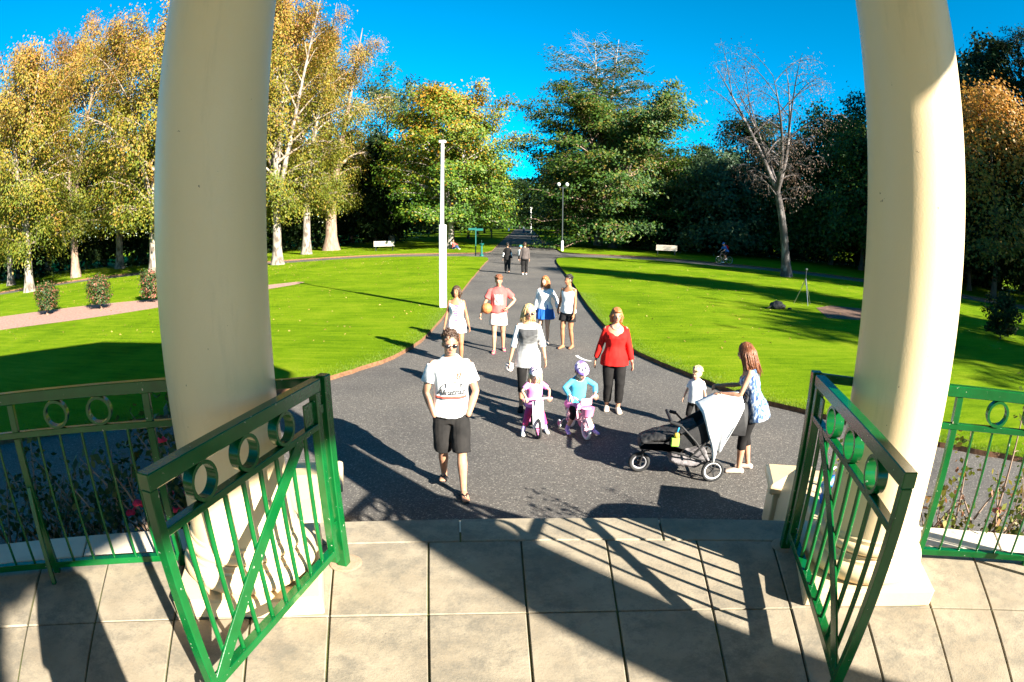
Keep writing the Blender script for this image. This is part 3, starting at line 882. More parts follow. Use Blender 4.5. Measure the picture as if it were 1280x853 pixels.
for px, py, h, w, sd, nl, lab in birches:
    b = on_ground(px, py)
    far = b.length > 48
    make_tree('birch_tree', b, h, lab, group=G1, seed=sd, env=bell(w, .70, .30), z0=.16, leaders=nl, spread=.075, split=.20 + .02*(sd % 4),
              nprim=64, nsec=6, elev=(66, 32), droop=.30, r0=.26 + .006*h if sd != 5 else .7, leaves=46000, lsize=(.18, .105), sig=(.38, .40), mode='hang', mbranch='bk_twig',
              mleaf='lf_birch', mbark='bk_birch' if sd not in (2, 5) else 'bk_brown', hang=1.3, colour=birch_col, twigs=1, sides=10, top_bare=.90, sec_len=.42, seg_r=1.2, vary=(.42, 1.12))

# ---- dark evergreen understorey behind the birches
G2 = 'dark evergreens behind the birches'
for i, (px, D, h, w) in enumerate([(-40, 68, 10, 6), (20, 66, 11, 6), (75, 70, 12, 6), (130, 66, 11, 6), (180, 64, 12, 5.5), (235, 66, 12, 6), (300, 68, 13, 6), (355, 66, 11, 5.5), (395, 74, 12, 6), (440, 78, 13, 6.5), (478, 80, 12, 6)]):
    b, _ = at_dist(px, 300, D)
    make_tree('evergreen_tree', b, h, ['dark bushy evergreen filling the gap behind the birch trunks', 'low dark evergreen behind the birches, leaning into shade'][i % 2], group=G2, seed=40+i,
              env=bell(w, .9, .4), z0=.04, nprim=34, nsec=5, elev=(45, 5), droop=.15, leaves=9000, lsize=(.50, .30), sig=(.8, .6), mleaf='lf_dark', mbark='bk_dark', r0=.25, tri=True)

# ---- mixed trees by the avenue
b, h = at_dist(492, 106, 72)
make_tree('gum_tree', b, h, 'airy grey-green tree with an open crown behind the birches', seed=60, env=bell(4.6, .6, .55), z0=.30, leaders=3, spread=.08, split=.35, nprim=46, nsec=5,
          elev=(55, 30), droop=.05, leaves=9000, lsize=(.34, .20), sig=(.55, .45), mleaf='lf_euc', mbark='bk_grey')
b, h = at_dist(470, 175, 66)
make_tree('evergreen_tree', b, h, 'dark narrow evergreen between the birches and the golden maple', seed=61, env=bell(3.2, .7, .4), z0=.08, nprim=44, nsec=5, elev=(55, 15), droop=.1,
          leaves=7000, lsize=(.5, .3), sig=(.5, .4), mleaf='lf_dark', mbark='bk_dark')
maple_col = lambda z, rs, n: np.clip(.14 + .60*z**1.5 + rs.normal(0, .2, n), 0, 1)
b = on_ground(563, 311)
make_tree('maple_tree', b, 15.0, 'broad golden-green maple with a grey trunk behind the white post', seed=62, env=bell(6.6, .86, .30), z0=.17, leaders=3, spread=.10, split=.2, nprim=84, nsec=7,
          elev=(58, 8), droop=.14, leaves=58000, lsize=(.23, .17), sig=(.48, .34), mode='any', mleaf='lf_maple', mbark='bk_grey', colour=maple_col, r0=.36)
G3 = 'avenue trees lining the far path'
avenue = [(-7.2, 70, 12, 5.0, 'lf_maple'), (-6.4, 84, 12, 5.0, 'lf_mid'), (-6.0, 99, 12, 5.2, 'lf_maple'), (-5.6, 115, 12, 5.4, 'lf_mid'), (-5.0, 134, 13, 5.6, 'lf_mid'),
          (9.8, 74, 13, 5.4, 'lf_mid'), (9.6, 88, 12, 5.0, 'lf_beech'), (9.6, 103, 12, 5.2, 'lf_mid'), (10.0, 119, 12, 5.4, 'lf_mid'), (10.5, 137, 13, 5.6, 'lf_mid')]
where = ['first', 'second', 'third', 'fourth', 'last']
for i, (x, y, h, w, ml) in enumerate(avenue):
    make_tree('avenue_tree', (x, y, LZ), h, 'leafy avenue tree, %s beyond the %s along the far path' % (where[i % 5], 'golden maple' if i < 5 else 'big layered beech'), group=G3, seed=70+i,
              env=bell(w, .8, .35), z0=.22, leaders=2, spread=.1, split=.25, nprim=44, nsec=5, elev=(55, 5), droop=.18, leaves=11000, lsize=(.42, .28), sig=(.6, .42), mleaf=ml, mbark='bk_dark', tri=True, colour=maple_col if ml == 'lf_maple' else (lambda z, rs, n: rs.uniform(0, 1, n)))
G4 = 'trees closing the far end of the avenue'
for i, (x, y, h, w) in enumerate([(-16, 120, 15, 6), (-24, 105, 16, 7), (-30, 125, 17, 7), (-14, 150, 15, 6), (-4, 166, 14, 6), (8, 168, 12, 6), (18, 158, 15, 7), (20, 130, 16, 7), (26, 112, 16, 7), (-18, 92, 14, 6), (21, 96, 15, 6.5), (2, 186, 15, 8), (-12, 182, 15, 8), (14, 190, 15, 8), (-2, 205, 13, 9)]):
    make_tree('background_tree', (x, y, LZ), h, 'distant green tree closing the view at the end of the avenue', group=G4, seed=90+i, env=bell(w, .9, .4), z0=.08, nprim=34, nsec=5, elev=(50, 5), droop=.15,
              leaves=7500, lsize=(.72, .46), sig=(.85, .6), mleaf='lf_dark' if i % 3 else 'lf_mid', mbark='bk_dark', tri=True)

# ---- broad dense tree beside the path, and the tall tiered beech rising behind it, dying back at the top
b, _ = at_dist(766, 300, 63)
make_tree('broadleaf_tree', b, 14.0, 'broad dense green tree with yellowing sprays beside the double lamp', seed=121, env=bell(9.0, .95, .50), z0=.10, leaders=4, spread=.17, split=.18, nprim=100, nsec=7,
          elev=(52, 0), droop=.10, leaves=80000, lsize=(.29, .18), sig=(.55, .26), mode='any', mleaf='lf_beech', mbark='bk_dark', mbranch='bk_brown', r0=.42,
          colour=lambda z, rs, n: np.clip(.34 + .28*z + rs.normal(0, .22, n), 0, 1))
b, _ = at_dist(748, 300, 68)
def beech_env(f): return 7.6*(1.0 - .30*f if f < .55 else .83 - .85*(f-.55))
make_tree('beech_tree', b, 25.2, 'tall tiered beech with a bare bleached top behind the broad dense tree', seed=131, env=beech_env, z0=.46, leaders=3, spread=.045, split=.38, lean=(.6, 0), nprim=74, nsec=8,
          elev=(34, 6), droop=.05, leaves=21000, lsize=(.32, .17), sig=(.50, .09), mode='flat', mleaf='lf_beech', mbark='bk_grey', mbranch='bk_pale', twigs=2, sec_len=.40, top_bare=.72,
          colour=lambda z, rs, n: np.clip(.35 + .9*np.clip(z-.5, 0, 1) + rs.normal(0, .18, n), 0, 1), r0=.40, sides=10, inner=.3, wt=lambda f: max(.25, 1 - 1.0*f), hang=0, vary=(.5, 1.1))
# ---- nearly bare birch on the right lawn
b = on_ground(983, 346)
make_tree('bare_birch', b, 13.6, 'nearly leafless birch with drooping bare twigs on the right lawn', seed=133, env=bell(3.9, .6, .5), z0=.36, leaders=4, spread=.13, split=.40, lean=(-2.3, 0), nprim=36, nsec=6,
          elev=(52, 34), droop=.26, leaves=5200, lsize=(.10, .055), sig=(.34, .34), mode='hang', mleaf='lf_twig', mbark='bk_bare', twigs=4, hang=.8, r0=.30, colour=lambda z, rs, n: rs.uniform(0, 1, n), seg_r=.85, sides=10)

# ---- dark mixed trees on the right
G5 = 'dark mixed trees beyond the right lawn'
right = [  # px x, top y, distance, radius, material, label
    (862, 205, 74, 5.0, 'lf_dark', 'dark rounded evergreen behind the beech'),
    (880, 178, 82, 2.6, 'lf_dark', 'small pointed dark fir showing above the dark trees'),
    (905, 205, 60, 5.4, 'lf_euc', 'feathery grey-green tree behind the bare birch'),
    (945, 148, 72, 5.6, 'lf_dark', 'rounded dark evergreen top behind the bare birch crown'),
    (990, 190, 62, 5.2, 'lf_beech', 'dark tree with brownish sprays behind the bare birch trunk'),
    (1040, 148, 60, 5.6, 'lf_mid', 'dark green tree with a sunlit tip beside the half-lit column'),
    (1078, 160, 56, 5.4, 'lf_beech', 'dark tree partly hidden by the half-lit column'),
    (1020, 200, 70, 6.0, 'lf_dark', 'dense dark tree at the back of the dark group'),
    (930, 225, 66, 6.0, 'lf_dark', 'low dense dark tree beneath the feathery one'),
    (1110, 120, 64, 6.0, 'lf_dark', 'tall dark tree directly behind the half-lit column'),
    (1150, 100, 60, 6.0, 'lf_mid', 'tall green tree hidden behind the half-lit column'),
    (1196, 60, 58, 4.5, 'lf_euc', 'tall grey-green tree peeping out beside the half-lit column'),
    (1240, 118, 44, 5.0, 'lf_orange', 'orange autumn tree between the half-lit column and the pine'),
    (1215, 180, 48, 5.0, 'lf_dark', 'dark tree under the orange autumn tree'),
    (1290, 160, 48, 6.0, 'lf_dark', 'dark spreading tree beneath the pine'),
    (1340, 120, 52, 7.0, 'lf_dark', 'dark spreading tree beyond the pine'),
    (836, 240, 68, 4.5, 'lf_dark', 'low dark evergreen behind the right bench'),
]
for i, (px, py, D, w, ml, lab) in enumerate(right):
    b, h = at_dist(px, py, D)
    orange = ml == 'lf_orange'
    e = cone(w, .95) if i == 1 else bell(w, .92, .35)
    make_tree('fir_tree' if i == 1 else 'tree', b, h, lab, group=G5, seed=150+i, env=e, z0=.03, leaders=1 if i == 1 else 2, spread=.08, split=.25, nprim=64 if i != 1 else 70, nsec=6,
              elev=(52, 2) if i != 1 else (10, -8), droop=.16, leaves=19000, lsize=(.36, .22) if not orange else (.26, .18), sig=(.65, .5), mleaf=ml, mbark='bk_dark', tri=True,
              colour=(lambda z, rs, n: np.clip(z*1.1 - .1 + rs.normal(0, .2, n), 0, 1)) if orange else (lambda z, rs, n: rs.beta(1.4, 2.4, n)))
# low dark hedge line under them, as separate shrubs
for i, px in enumerate([812, 850, 885, 915, 950, 985, 1020, 1055, 1090, 1130, 1170, 1215, 1255, 1300]):
    b, _ = at_dist(px, 300, 64 - .012*(px-800) + (i % 3)*2)
    make_tree('evergreen_shrub', b, 6.2 + (i*7 % 3)*.8, 'dark dense shrub in the shady belt beyond the right lawn', 'shrub', 'dark shrubs in the shady belt', seed=180+i, env=bell(4.2, .98, .4), z0=.03,
              nprim=26, nsec=5, elev=(45, 3), droop=.1, leaves=9000, lsize=(.36, .22), sig=(.6, .5), mleaf='lf_dark', mbark='bk_dark', r0=.15, tri=True)
# pine with clumped crown
b, h = at_dist(1268, 44, 62)
make_tree('pine_tree', b, h, 'dark pine with clumped needles rising above the orange tree', group=None, seed=201, env=lambda f: 7.0*(.8 if f < .5 else max(.15, .8 - 1.1*(f-.5))), z0=.55, leaders=1, split=.5, nprim=26, nsec=5,
          elev=(25, 12), droop=-.06, leaves=15000, lsize=(.42, .10), sig=(.55, .24), tri=True, mleaf='lf_dark', mbark='bk_dark', r0=.42, inner=.5)
# trees outside the frame on the right whose long shadows cross the right lawn, and unseen ones added for shade
G6 = 'trees shading the right lawn'
for i, (x, y, h, w, lab) in enumerate([(33.5, 4.5, 21.5, 2.6, 'tall narrow dark tree right of the rotunda throwing the long lawn shadow'), (43, 12, 22, 3.4, 'dark tree beyond the narrow one, shading the cross path'),
                                       (36, -7.5, 17, 5.0, 'broad tree right of the rotunda shading the lawn behind the railing'), (54, 8, 23, 6, 'big dark tree shading the shrub belt'), (62, 18, 24, 6, 'big dark tree at the edge of the park'), (33.5, 38.5, 19, 4.2, 'dark tree added beyond the cross path for its shade, hidden behind the half-lit column'), (42, 48, 22, 5, 'tall dark tree added for its shade further back behind the half-lit column'), (50, 31, 25, 6.5, 'tall dark tree added right of the pine to shade the belt'), (46, 40, 24, 6, 'tall dark tree added below the pine to shade the belt')]):  # the last ones are added to darken the shrub belt
    make_tree('tree', (x, y, LZ), h, lab, group=G6, seed=220+i, env=bell(w, .75, .4), z0=.12, leaders=1, nprim=60, nsec=5, elev=(60, 20), droop=.1, leaves=9000, lsize=(.55, .36), sig=(.5, .4), mleaf='lf_dark', mbark='bk_dark', tri=True)

# ---- flowering shrubs on the gravel strip, and the dark bush on the right
for i, (px, py, h, w) in enumerate([(60, 393, 1.12, .52), (126, 386, 1.12, .62), (191, 377, 1.1, .58)]):
    b = on_ground(px, py, LZ + .006)
    make_tree('flowering_shrub', b, h, ['sparse pink-flowered shrub at the open end of the gravel strip', 'full round pink-flowered shrub in the middle of the gravel strip', 'pink-flowered shrub half hidden by the shaded column'][i], 'shrub', 'pink shrubs on the gravel strip',
              seed=240+i, env=bell(w, .8, .45), z0=.10, leaders=4, spread=.12, split=.08, nprim=36, nsec=4, elev=(55, 15), droop=.05, leaves=3600, lsize=(.09, .06), sig=(.09, .08), mleaf='lf_shrub', mbark='bk_brown', r0=.03)
b = on_ground(1250, 424)
make_tree('dark_bush', b, 1.3, 'small dark round bush on the shaded lawn beyond the right railing', 'shrub', None, seed=250, env=bell(.75, .95, .4), z0=.05, leaders=3, spread=.12, split=.08, nprim=40, nsec=4, elev=(60, 10), droop=.05,
          leaves=2200, lsize=(.14, .09), sig=(.10, .10), mleaf='lf_dark', mbark='bk_dark', r0=.04)
# ------------------------------------------------------------------ people
from mathutils import noise as mnoise
def remesh(mb, voxel, it=5, fac=.5):
    """one continuous skin over overlapping closed shapes"""
    me = mb.mesh('tmp', None, weld=False)
    o = bpy.data.objects.new('tmp', me); COL.objects.link(o)
    m = o.modifiers.new('r', 'REMESH'); m.mode = 'VOXEL'; m.voxel_size = voxel; m.adaptivity = 0
    if it:
        sm = o.modifiers.new('s', 'SMOOTH'); sm.factor = fac; sm.iterations = it
    dg = bpy.context.evaluated_depsgraph_get()
    me2 = bpy.data.meshes.new_from_object(o.evaluated_get(dg))
    bpy.data.objects.remove(o); bpy.data.meshes.remove(me)
    n = len(me2.vertices); V = np.empty(n*3, np.float32); me2.vertices.foreach_get('co', V)
    N_ = np.empty(n*3, np.float32); me2.vertices.foreach_get('normal', N_)
    F = [tuple(p.vertices) for p in me2.polygons]
    bpy.data.meshes.remove(me2)
    return V.reshape(-1, 3), N_.reshape(-1, 3), F

def folds(V, N_, amp, freq=(9, 9, 5), seed=0.0):
    out = V.copy()
    for i in range(len(V)):
        p = V[i]
        k = mnoise.noise((p[0]*freq[0] + seed, p[1]*freq[1] + seed*.7, p[2]*freq[2])) + .5*mnoise.noise((p[0]*freq[0]*2.3 + seed, p[1]*freq[1]*2.3, p[2]*freq[2]*2.3 + seed))
        out[i] = p + N_[i]*k*amp
    return out

def np_build(name, V, F, m, parent, extra=None, label=None):
    mb = MB(); mb.v = [tuple(map(float, p)) for p in V]; mb.f = list(F)
    if extra is not None: mb.add(extra.v, extra.f)
    me = bpy.data.meshes.new(name); me.from_pydata(mb.v, [], mb.f); me.materials.append(m)
    me.polygons.foreach_set('use_smooth', [True]*len(me.polygons)); me.update()
    o = link(name, me, parent)
    if label: o['label'] = label
    return o

def ik(a, b, l1, l2, pole):
    a, b = Vector(a), Vector(b); d = b - a; L_ = d.length
    if L_ > (l1 + l2)*.999: b = a + d*((l1 + l2)*.999/L_); d = b - a; L_ = d.length
    x = (l1*l1 - l2*l2 + L_*L_)/(2*L_); hgt = math.sqrt(max(0, l1*l1 - x*x))
    dn = d.normalized(); p = Vector(pole); p = p - dn*p.dot(dn); p.normalize()
    return a + dn*x + p*hgt, b

MALE = [(.465,.115,.085,.01),(.50,.162,.115,.012),(.54,.166,.118,.01),(.60,.148,.107,0),(.65,.150,.106,-.003),(.71,.166,.116,-.005),(.76,.182,.118,0),(.795,.178,.100,.005),(.825,.122,.078,.012),(.85,.066,.062,.012)]
FEMALE = [(.465,.115,.09,.01),(.50,.170,.118,.015),(.54,.170,.118,.012),(.60,.134,.098,0),(.635,.127,.092,0),(.69,.142,.114,-.012),(.735,.153,.124,-.020),(.775,.156,.100,0),(.80,.148,.085,.006),(.825,.098,.068,.012),(.85,.054,.052,.012)]
CHILD = [(.40,.12,.10,.01),(.44,.172,.135,.01),(.49,.176,.14,.004),(.56,.168,.138,-.004),(.63,.168,.13,0),(.70,.172,.122,0),(.75,.165,.105,.004),(.785,.11,.08,.01),(.81,.066,.064,.012)]

class Person:
    def __init__(s, loc, rz, h, label, kind='m', skin=None, girth=1.0, hip=None, lean=(0, 0, 0), feet=None, hands=None, poles=None, kpoles=None,
                 head=(0, 0, 0), voxel=.011, group='people on the path', name='person', cat='person', feetpitch=(0, 0)):
        s.t = thing(name, loc, label, cat, group, rz)
        s.h = h; s.kind = kind; s.vox = voxel
        s.k = h/1.75; s.g = girth
        child = kind == 'c'
        s.rings = {'m': MALE, 'f': FEMALE, 'c': CHILD}[kind]
        s.P = dict(hip=.525, knee=.285, ank=.042, sh=.800, ua=.170, fa=.148) if not child else dict(hip=.45, knee=.25, ank=.045, sh=.765, ua=.15, fa=.135)
        P = s.P
        s.hs = s.k*1.0 if not child else h*.205/.234
        s.w = s.k*s.g if not child else h/1.75*1.02*s.g
        sw = {'m': .172, 'f': .150, 'c': .160}[kind]*s.w; s.sw = sw
        s.skin = skin or MT['skin']
        hipz = P['hip']*h
        hp = Vector((0, 0, hipz)) + (Vector(hip) if hip else Vector())
        s.U = Matrix.Translation(hp) @ Euler(lean).to_matrix().to_4x4() @ Matrix.Translation((0, 0, -hipz))
        s.hipp = [hp + Vector((sd*.088*s.w, 0, -.01)) for sd in (-1, 1)]
        s.shp = [s.U @ Vector((sd*sw, .008, P['sh']*h)) for sd in (-1, 1)]
        feet = feet or [(-.1, 0, 0, 0), (.1, 0, 0, 0)]
        s.feet = feet; s.fp = feetpitch
        s.ank, s.knee = [], []
        for i in range(2):
            f = feet[i]; a = Vector((f[0], f[1], f[2] + P['ank']*h))
            kp = (kpoles[i] if kpoles else (0.05*(i*2-1), -1, 0))
            kn, a = ik(s.hipp[i], a, (P['hip']-P['knee'])*h*1.005, (P['knee']-P['ank'])*h*1.005, kp)
            s.ank.append(a); s.knee.append(kn)
        s.wr, s.elb, s.hd = [], [], []
        hands = hands or [(-.26*s.k, -.02, .47*h), (.26*s.k, -.02, .47*h)]
        for i in range(2):
            w_ = Vector(hands[i]); po = (poles[i] if poles else ((i*2-1)*.5, 1, -.1))
            e, w_ = ik(s.shp[i], w_, P['ua']*h, P['fa']*h, po)
            s.wr.append(w_); s.elb.append(e)
        s.headM = s.U @ Matrix.Translation((0, -.012*s.k, h - .118*s.hs)) @ Matrix.Translation((0, .02*s.hs, -.09*s.hs)) @ Euler(head).to_matrix().to_4x4() @ Matrix.Translation((0, -.02*s.hs, .09*s.hs)) @ Matrix.Scale(s.hs, 4)
        s.lr = [x*s.w for x in ((.088, .080, .060, .050, .056, .040, .034) if kind != 'c' else (.086, .078, .062, .054, .055, .045, .040))]
        s.ar = [x*s.w for x in ((.052, .046, .038, .040, .027) if kind == 'm' else ((.043, .038, .032, .034, .023) if kind == 'f' else (.045, .042, .037, .037, .030)))]
    def ring(s, zf):
        R_ = s.rings
        if zf <= R_[0][0]: return R_[0]
        for a, b in zip(R_[:-1], R_[1:]):
            if a[0] <= zf <= b[0]:
                t = (zf-a[0])/(b[0]-a[0]); return tuple(x + (y-x)*t for x, y in zip(a, b))
        return R_[-1]
    def loft(s, mb, rings, n=24):
        """rings: (z metres, rx, ry, yoff, tilt) in body coordinates, carried by the torso transform"""
        V = []; F = []
        for z, rx, ry, yo, tl in rings:
            for k in range(n):
                a = 2*math.pi*k/n
                x = rx*math.copysign(abs(math.cos(a))**.9, math.cos(a)); y = ry*math.sin(a)
                V.append(s.U @ Vector((x, y + yo, z + tl*y)))
        m = len(rings)
        for i in range(m-1):
            for k in range(n): F.append((i*n+k, i*n+(k+1) % n, (i+1)*n+(k+1) % n, (i+1)*n+k))
        F += [tuple(range(n-1, -1, -1)), tuple((m-1)*n+k for k in range(n))]
        mb.add(V, F)
    def torso(s, mb, z0, z1, inf=0.0, n=10, hem=0.0, top_tilt=0.0, extra=None):
        rr = []
        for i in range(n+1):
            zf = z0 + (z1-z0)*i/n; r_ = s.ring(zf if inf == 0 else max(zf, s.rings[1][0] + .004))
            f = inf + hem*max(0, 1-i/(n*.55))
            tl = top_tilt*max(0, (i/n-.72)/.28)
            rr.append((zf*s.h, r_[1]*s.w + f, r_[2]*s.w + f, r_[3]*s.w, tl))
        s.loft(mb, rr)
    def legpts(s, i):
        h_, k_, a_ = s.hipp[i], s.knee[i], s.ank[i]
        return [h_, h_.lerp(k_, .5), k_, k_.lerp(a_, .12), k_.lerp(a_, .35), k_.lerp(a_, .75), a_], s.lr
    def cut(s, pts, rad, f0, f1, n=9):
        L_ = [0]
        for a, b in zip(pts[:-1], pts[1:]): L_.append(L_[-1] + (b-a).length)
        out, ro = [], []
        for i in range(n):
            d = (f0 + (f1-f0)*i/(n-1))*L_[-1]
            k = min(len(pts)-2, max(j for j in range(len(L_)-1) if L_[j] <= d + 1e-9)); t = (d-L_[k])/max(1e-9, L_[k+1]-L_[k])
            out.append(pts[k].lerp(pts[k+1], t)); ro.append(rad[k] + (rad[k+1]-rad[k])*t)
        return out, ro
    def armpts(s, i):
        a, e, w_ = s.shp[i], s.elb[i], s.wr[i]
        return [a, a.lerp(e, .5), e, e.lerp(w_, .3), w_], s.ar
    def ballends(s, mb, pts, rad):
        mb.tube(pts, rad, 12)
        for p, r_ in ((pts[0], rad[0]), (pts[-1], rad[-1])): mb.ell(p, (r_, r_, r_), 10, 6)
    def footM(s, i):
        f = s.feet[i]; a = s.ank[i]
        return Matrix.Translation(a) @ Matrix.Rotation(f[3], 4, 'Z') @ Matrix.Rotation(s.fp[i], 4, 'X')
    def foot(s, mb, i, inf=0.0, low=None):
        k = s.k if s.kind != 'c' else s.h/1.75*1.05
        M = s.footM(i); az = s.P['ank']*s.h
        fl = .255*k
        pts = [(.0, .055*k, -az+.034*k), (0, .01*k, -az+.045*k), (0, -.06*k, -az+.036*k), (0, -.12*k, -az+.026*k), (0, -.165*k, -az+.018*k), (0, -.185*k, -az+.014*k)]
        ra = [(.028, .030), (.042, .034), (.034, .040), (.024, .044), (.017, .042), (.010, .030)]
        mb.tube([M @ Vector(p) for p in pts], [(a*k + inf, b*k + inf) for a, b in ra], 12, up=(0, 0, 1))
        mb.ell(M @ Vector((0, .045*k, -az + .034*k)), (.030*k+inf, .032*k+inf, .032*k+inf), 10, 7)
    def build_body(s, hide_hand=(False, False), curl=(.5, .5), face=True, glasses=None, mouth=True, palm=(None, None), bare_feet=True):
        mb = MB(); s.curl = curl
        s.torso(mb, s.rings[0][0], s.rings[-1][0], 0, 18)
        if s.kind == 'f':
            for sd in (-1, 1):
                mb.ell(s.U @ Vector((sd*.068*s.w, -.085*s.w, .73*s.h)), (.055*s.w, .050*s.w, .055*s.w), 12, 8)
        for i in range(2):
            p, r_ = s.legpts(i); s.ballends(mb, p, r_)
            p, r_ = s.armpts(i); s.ballends(mb, p, r_)
            s.foot(mb, i)
            sp = s.shp[i]; mb.ell(sp + Vector((-(i*2-1)*.02*s.w, 0, -.010)), (s.ar[0]*1.08,)*3, 10, 7)
        # neck and head
        n0 = s.U @ Vector((0, .012*s.w, s.rings[-3][0]*s.h)); n1 = s.headM @ Vector((0, .022, -.05))
        nr = {'m': .058, 'f': .047, 'c': .052}[s.kind]*s.w
        mb.tube([n0, n0.lerp(n1, .5), n1], [nr*1.15, nr, nr], 12)
        H = s.headM; Hr = H.to_3x3().to_4x4()
        el = lambda c, r_: mb.ell(H @ Vector(c), r_, 16, 11, Hr)
        el((0, .015, .030), (.075, .093, .088)); el((0, -.020, -.025), (.064, .073, .082)); el((0, -.046, -.086), (.036, .034, .027))
        el((0, -.088, .012), (.030, .010, .012)); mb.tube([H @ Vector((0, -.088, .012)), H @ Vector((0, -.104, -.018)), H @ Vector((0, -.096, -.032))], [.009*s.hs, .012*s.hs, .012*s.hs], 8)
        for sd in (-1, 1): el((sd*.077, .008, -.012), (.010, .020, .031))
        V, N_, F = remesh(mb, s.vox, 4)
        ex = MB()
        for i in range(2):
            if not hide_hand[i]: s.hand(ex, i, curl[i], palm[i])
        o = np_build('body', V, F, s.skin, s.t, ex)
        s.body = o
        if face:
            for sd in (-1, 1):
                e = MB(); e.ell(H @ Vector((sd*.031, -.0845, .004)), (.013, .006, .0075), 10, 6, Hr); e.build('eye', MT['eye'], o, smooth=True)
                e = MB(); e.tube([H @ Vector((sd*.016, -.0905, .022)), H @ Vector((sd*.032, -.0885, .026)), H @ Vector((sd*.047, -.080, .020))], .0035*s.hs, 6); e.build('eyebrow', s.brow if hasattr(s, 'brow') else MT['hair_brown'], o, smooth=True)
            e = MB(); e.tube([H @ Vector((-.024, -.083, -.060)), H @ Vector((-.010, -.0925, -.0585)), H @ Vector((.010, -.0925, -.0585)), H @ Vector((.024, -.083, -.060))], [.002*s.hs, .0055*s.hs, .0055*s.hs, .002*s.hs], 8); e.build('mouth', MT['lip'], o, smooth=True)
        return o
    def hand(s, mb, i, curl, palm):
        w_, e = s.wr[i], s.elb[i]
        d = (w_ - e).normalized()
        k = s.k if s.kind != 'c' else s.h/1.75*1.1
        # palm normal: towards the body by default
        pn = Vector(palm) if palm is not None else Vector((-(i*2-1), -.15, 0))
        pn = (pn - d*pn.dot(d)).normalized(); sd = d.cross(pn)*(1 if i else -1)      # sd points to the thumb side
        if palm is None and sd.y > 0: sd = -sd
        c0 = w_ - d*.01
        mb.tube([c0, w_ + d*.03*k, w_ + d*.075*k, w_ + d*.088*k], [(.018*k, .024*k), (.016*k, .036*k), (.014*k, .040*k), (.008*k, .036*k)], 12, up=pn)
        for f, (off, ln, r_) in enumerate(((.030, .070, .0085), (.011, .080, .009), (-.009, .074, .0085), (-.028, .058, .0078))):
            b = w_ + d*.080*k + sd*off*k; pts = [b]; dirn = d.copy(); ang = curl*(.55 + .08*f)
            for sg in (.42, .32, .26):
                dirn = (dirn*math.cos(ang) + pn*math.sin(ang)).normalized() if sg != .42 else (d*math.cos(ang*.8) + pn*math.sin(ang*.8)).normalized()
                pts.append(pts[-1] + dirn*ln*sg*k)
                pnn = pn - dirn*pn.dot(dirn)
                if pnn.length > 1e-3 and sg == .42: pass
            mb.tube(pts, [r_*k, r_*k, r_*.9*k, r_*.62*k], 8)
            mb.ell(pts[-1], (r_*.62*k,)*3, 6, 5)
        b = w_ + d*.018*k + sd*.020*k
        pts = [b, b + (d*.6 + sd*.75).normalized()*.032*k, b + (d*.75 + sd*.6).normalized()*.058*k + pn*.010*k*curl*2, b + (d*.95 + sd*.5).normalized()*.078*k + pn*.022*k*curl*2]
        mb.tube(pts, [.014*k, .0115*k, .0095*k, .0065*k], 8)
    # -------------------------------------------------------------- garments
    def garment(s, name, mb, m, amp=.004, freq=(9, 9, 5), seed=1.0, it=4, vox=None, label=None):
        V, N_, F = remesh(mb, vox or s.vox, it)
        V = folds(V, N_, amp*1.5*min(1, s.k), freq, seed)
        o = np_build(name, V, F, m, s.t, label=label); return o
    def top(s, m, z0, sleeve=.35, inf=.014, hem=.012, tilt=.35, z1=.845, name='shirt', sl_inf=.016, sl_flare=.012, amp=.006, seed=1.0, strap=False, label=None, bust=True):
        mb = MB(); s.torso(mb, z0, z1, inf, 16, hem, tilt)
        if s.kind == 'f' and bust:
            for sd in (-1, 1): mb.ell(s.U @ Vector((sd*.068*s.w, -.085*s.w, .73*s.h)), (.062*s.w+inf*.5, .056*s.w+inf*.6, .060*s.w), 12, 8)
        if sleeve > 0:
            for i in range(2):
                p, r_ = s.armpts(i); p, r_ = s.cut(p, r_, 0, sleeve, 8)
                r_ = [q + sl_inf*s.k + sl_flare*(j/7)*s.k for j, q in enumerate(r_)]
                mb.ell(p[0] + Vector((-(i*2-1)*.015*s.w, 0, -.006)), (s.ar[0]*1.06 + sl_inf*.3,)*3, 10, 7)
                mb.tube(p, r_, 14)
        elif strap:
            for i in range(2): mb.ell(s.shp[i] + Vector((-(i*2-1)*.045*s.w, 0, .004)), (.032*s.w, .05*s.w, .035*s.w), 10, 7)
        return s.garment(name, mb, m, amp, seed=seed, label=label)
    def bottoms(s, m, f1, inf=.016, flare=.02, z1=.59, name='shorts', amp=.003, seed=2.0, label=None, taper=None):
        mb = MB(); s.torso(mb, s.rings[0][0] - .012, z1, inf, 8)
        for i in range(2):
            p, r_ = s.legpts(i); p, r_ = s.cut(p, r_, 0, f1, 10)
            rr = [q + inf*s.k + flare*s.k*(j/9) for j, q in enumerate(r_)]
            mb.tube(p, rr, 16); mb.ell(p[0], (rr[0],)*3, 12, 8)
        return s.garment(name, mb, m, amp, (8, 8, 6), seed, label=label)
    def skirt(s, m, z0, z1, flare, name='skirt', inf=.014, amp=.012, seed=3.0):
        mb = MB(); rr = []
        for i in range(9):
            t = i/8; zf = z0 + (z1-z0)*t; r_ = s.ring(max(zf, .50)); f = inf + flare*(1-t)
            rr.append((zf*s.h, r_[1]*s.w + f, r_[2]*s.w + f, r_[3]*s.w, 0))
        s.loft(mb, rr, 40)
        return s.garment(name, mb, m, amp, (16, 16, 1.5), seed)
    def shoes(s, m, name='shoe', inf=.007, sole=None):
        for i in range(2):
            mb = MB(); s.foot(mb, i, inf*s.k)
            V, N_, F = remesh(mb, s.vox*.8, 3); np_build(name, V, F, m, s.t)
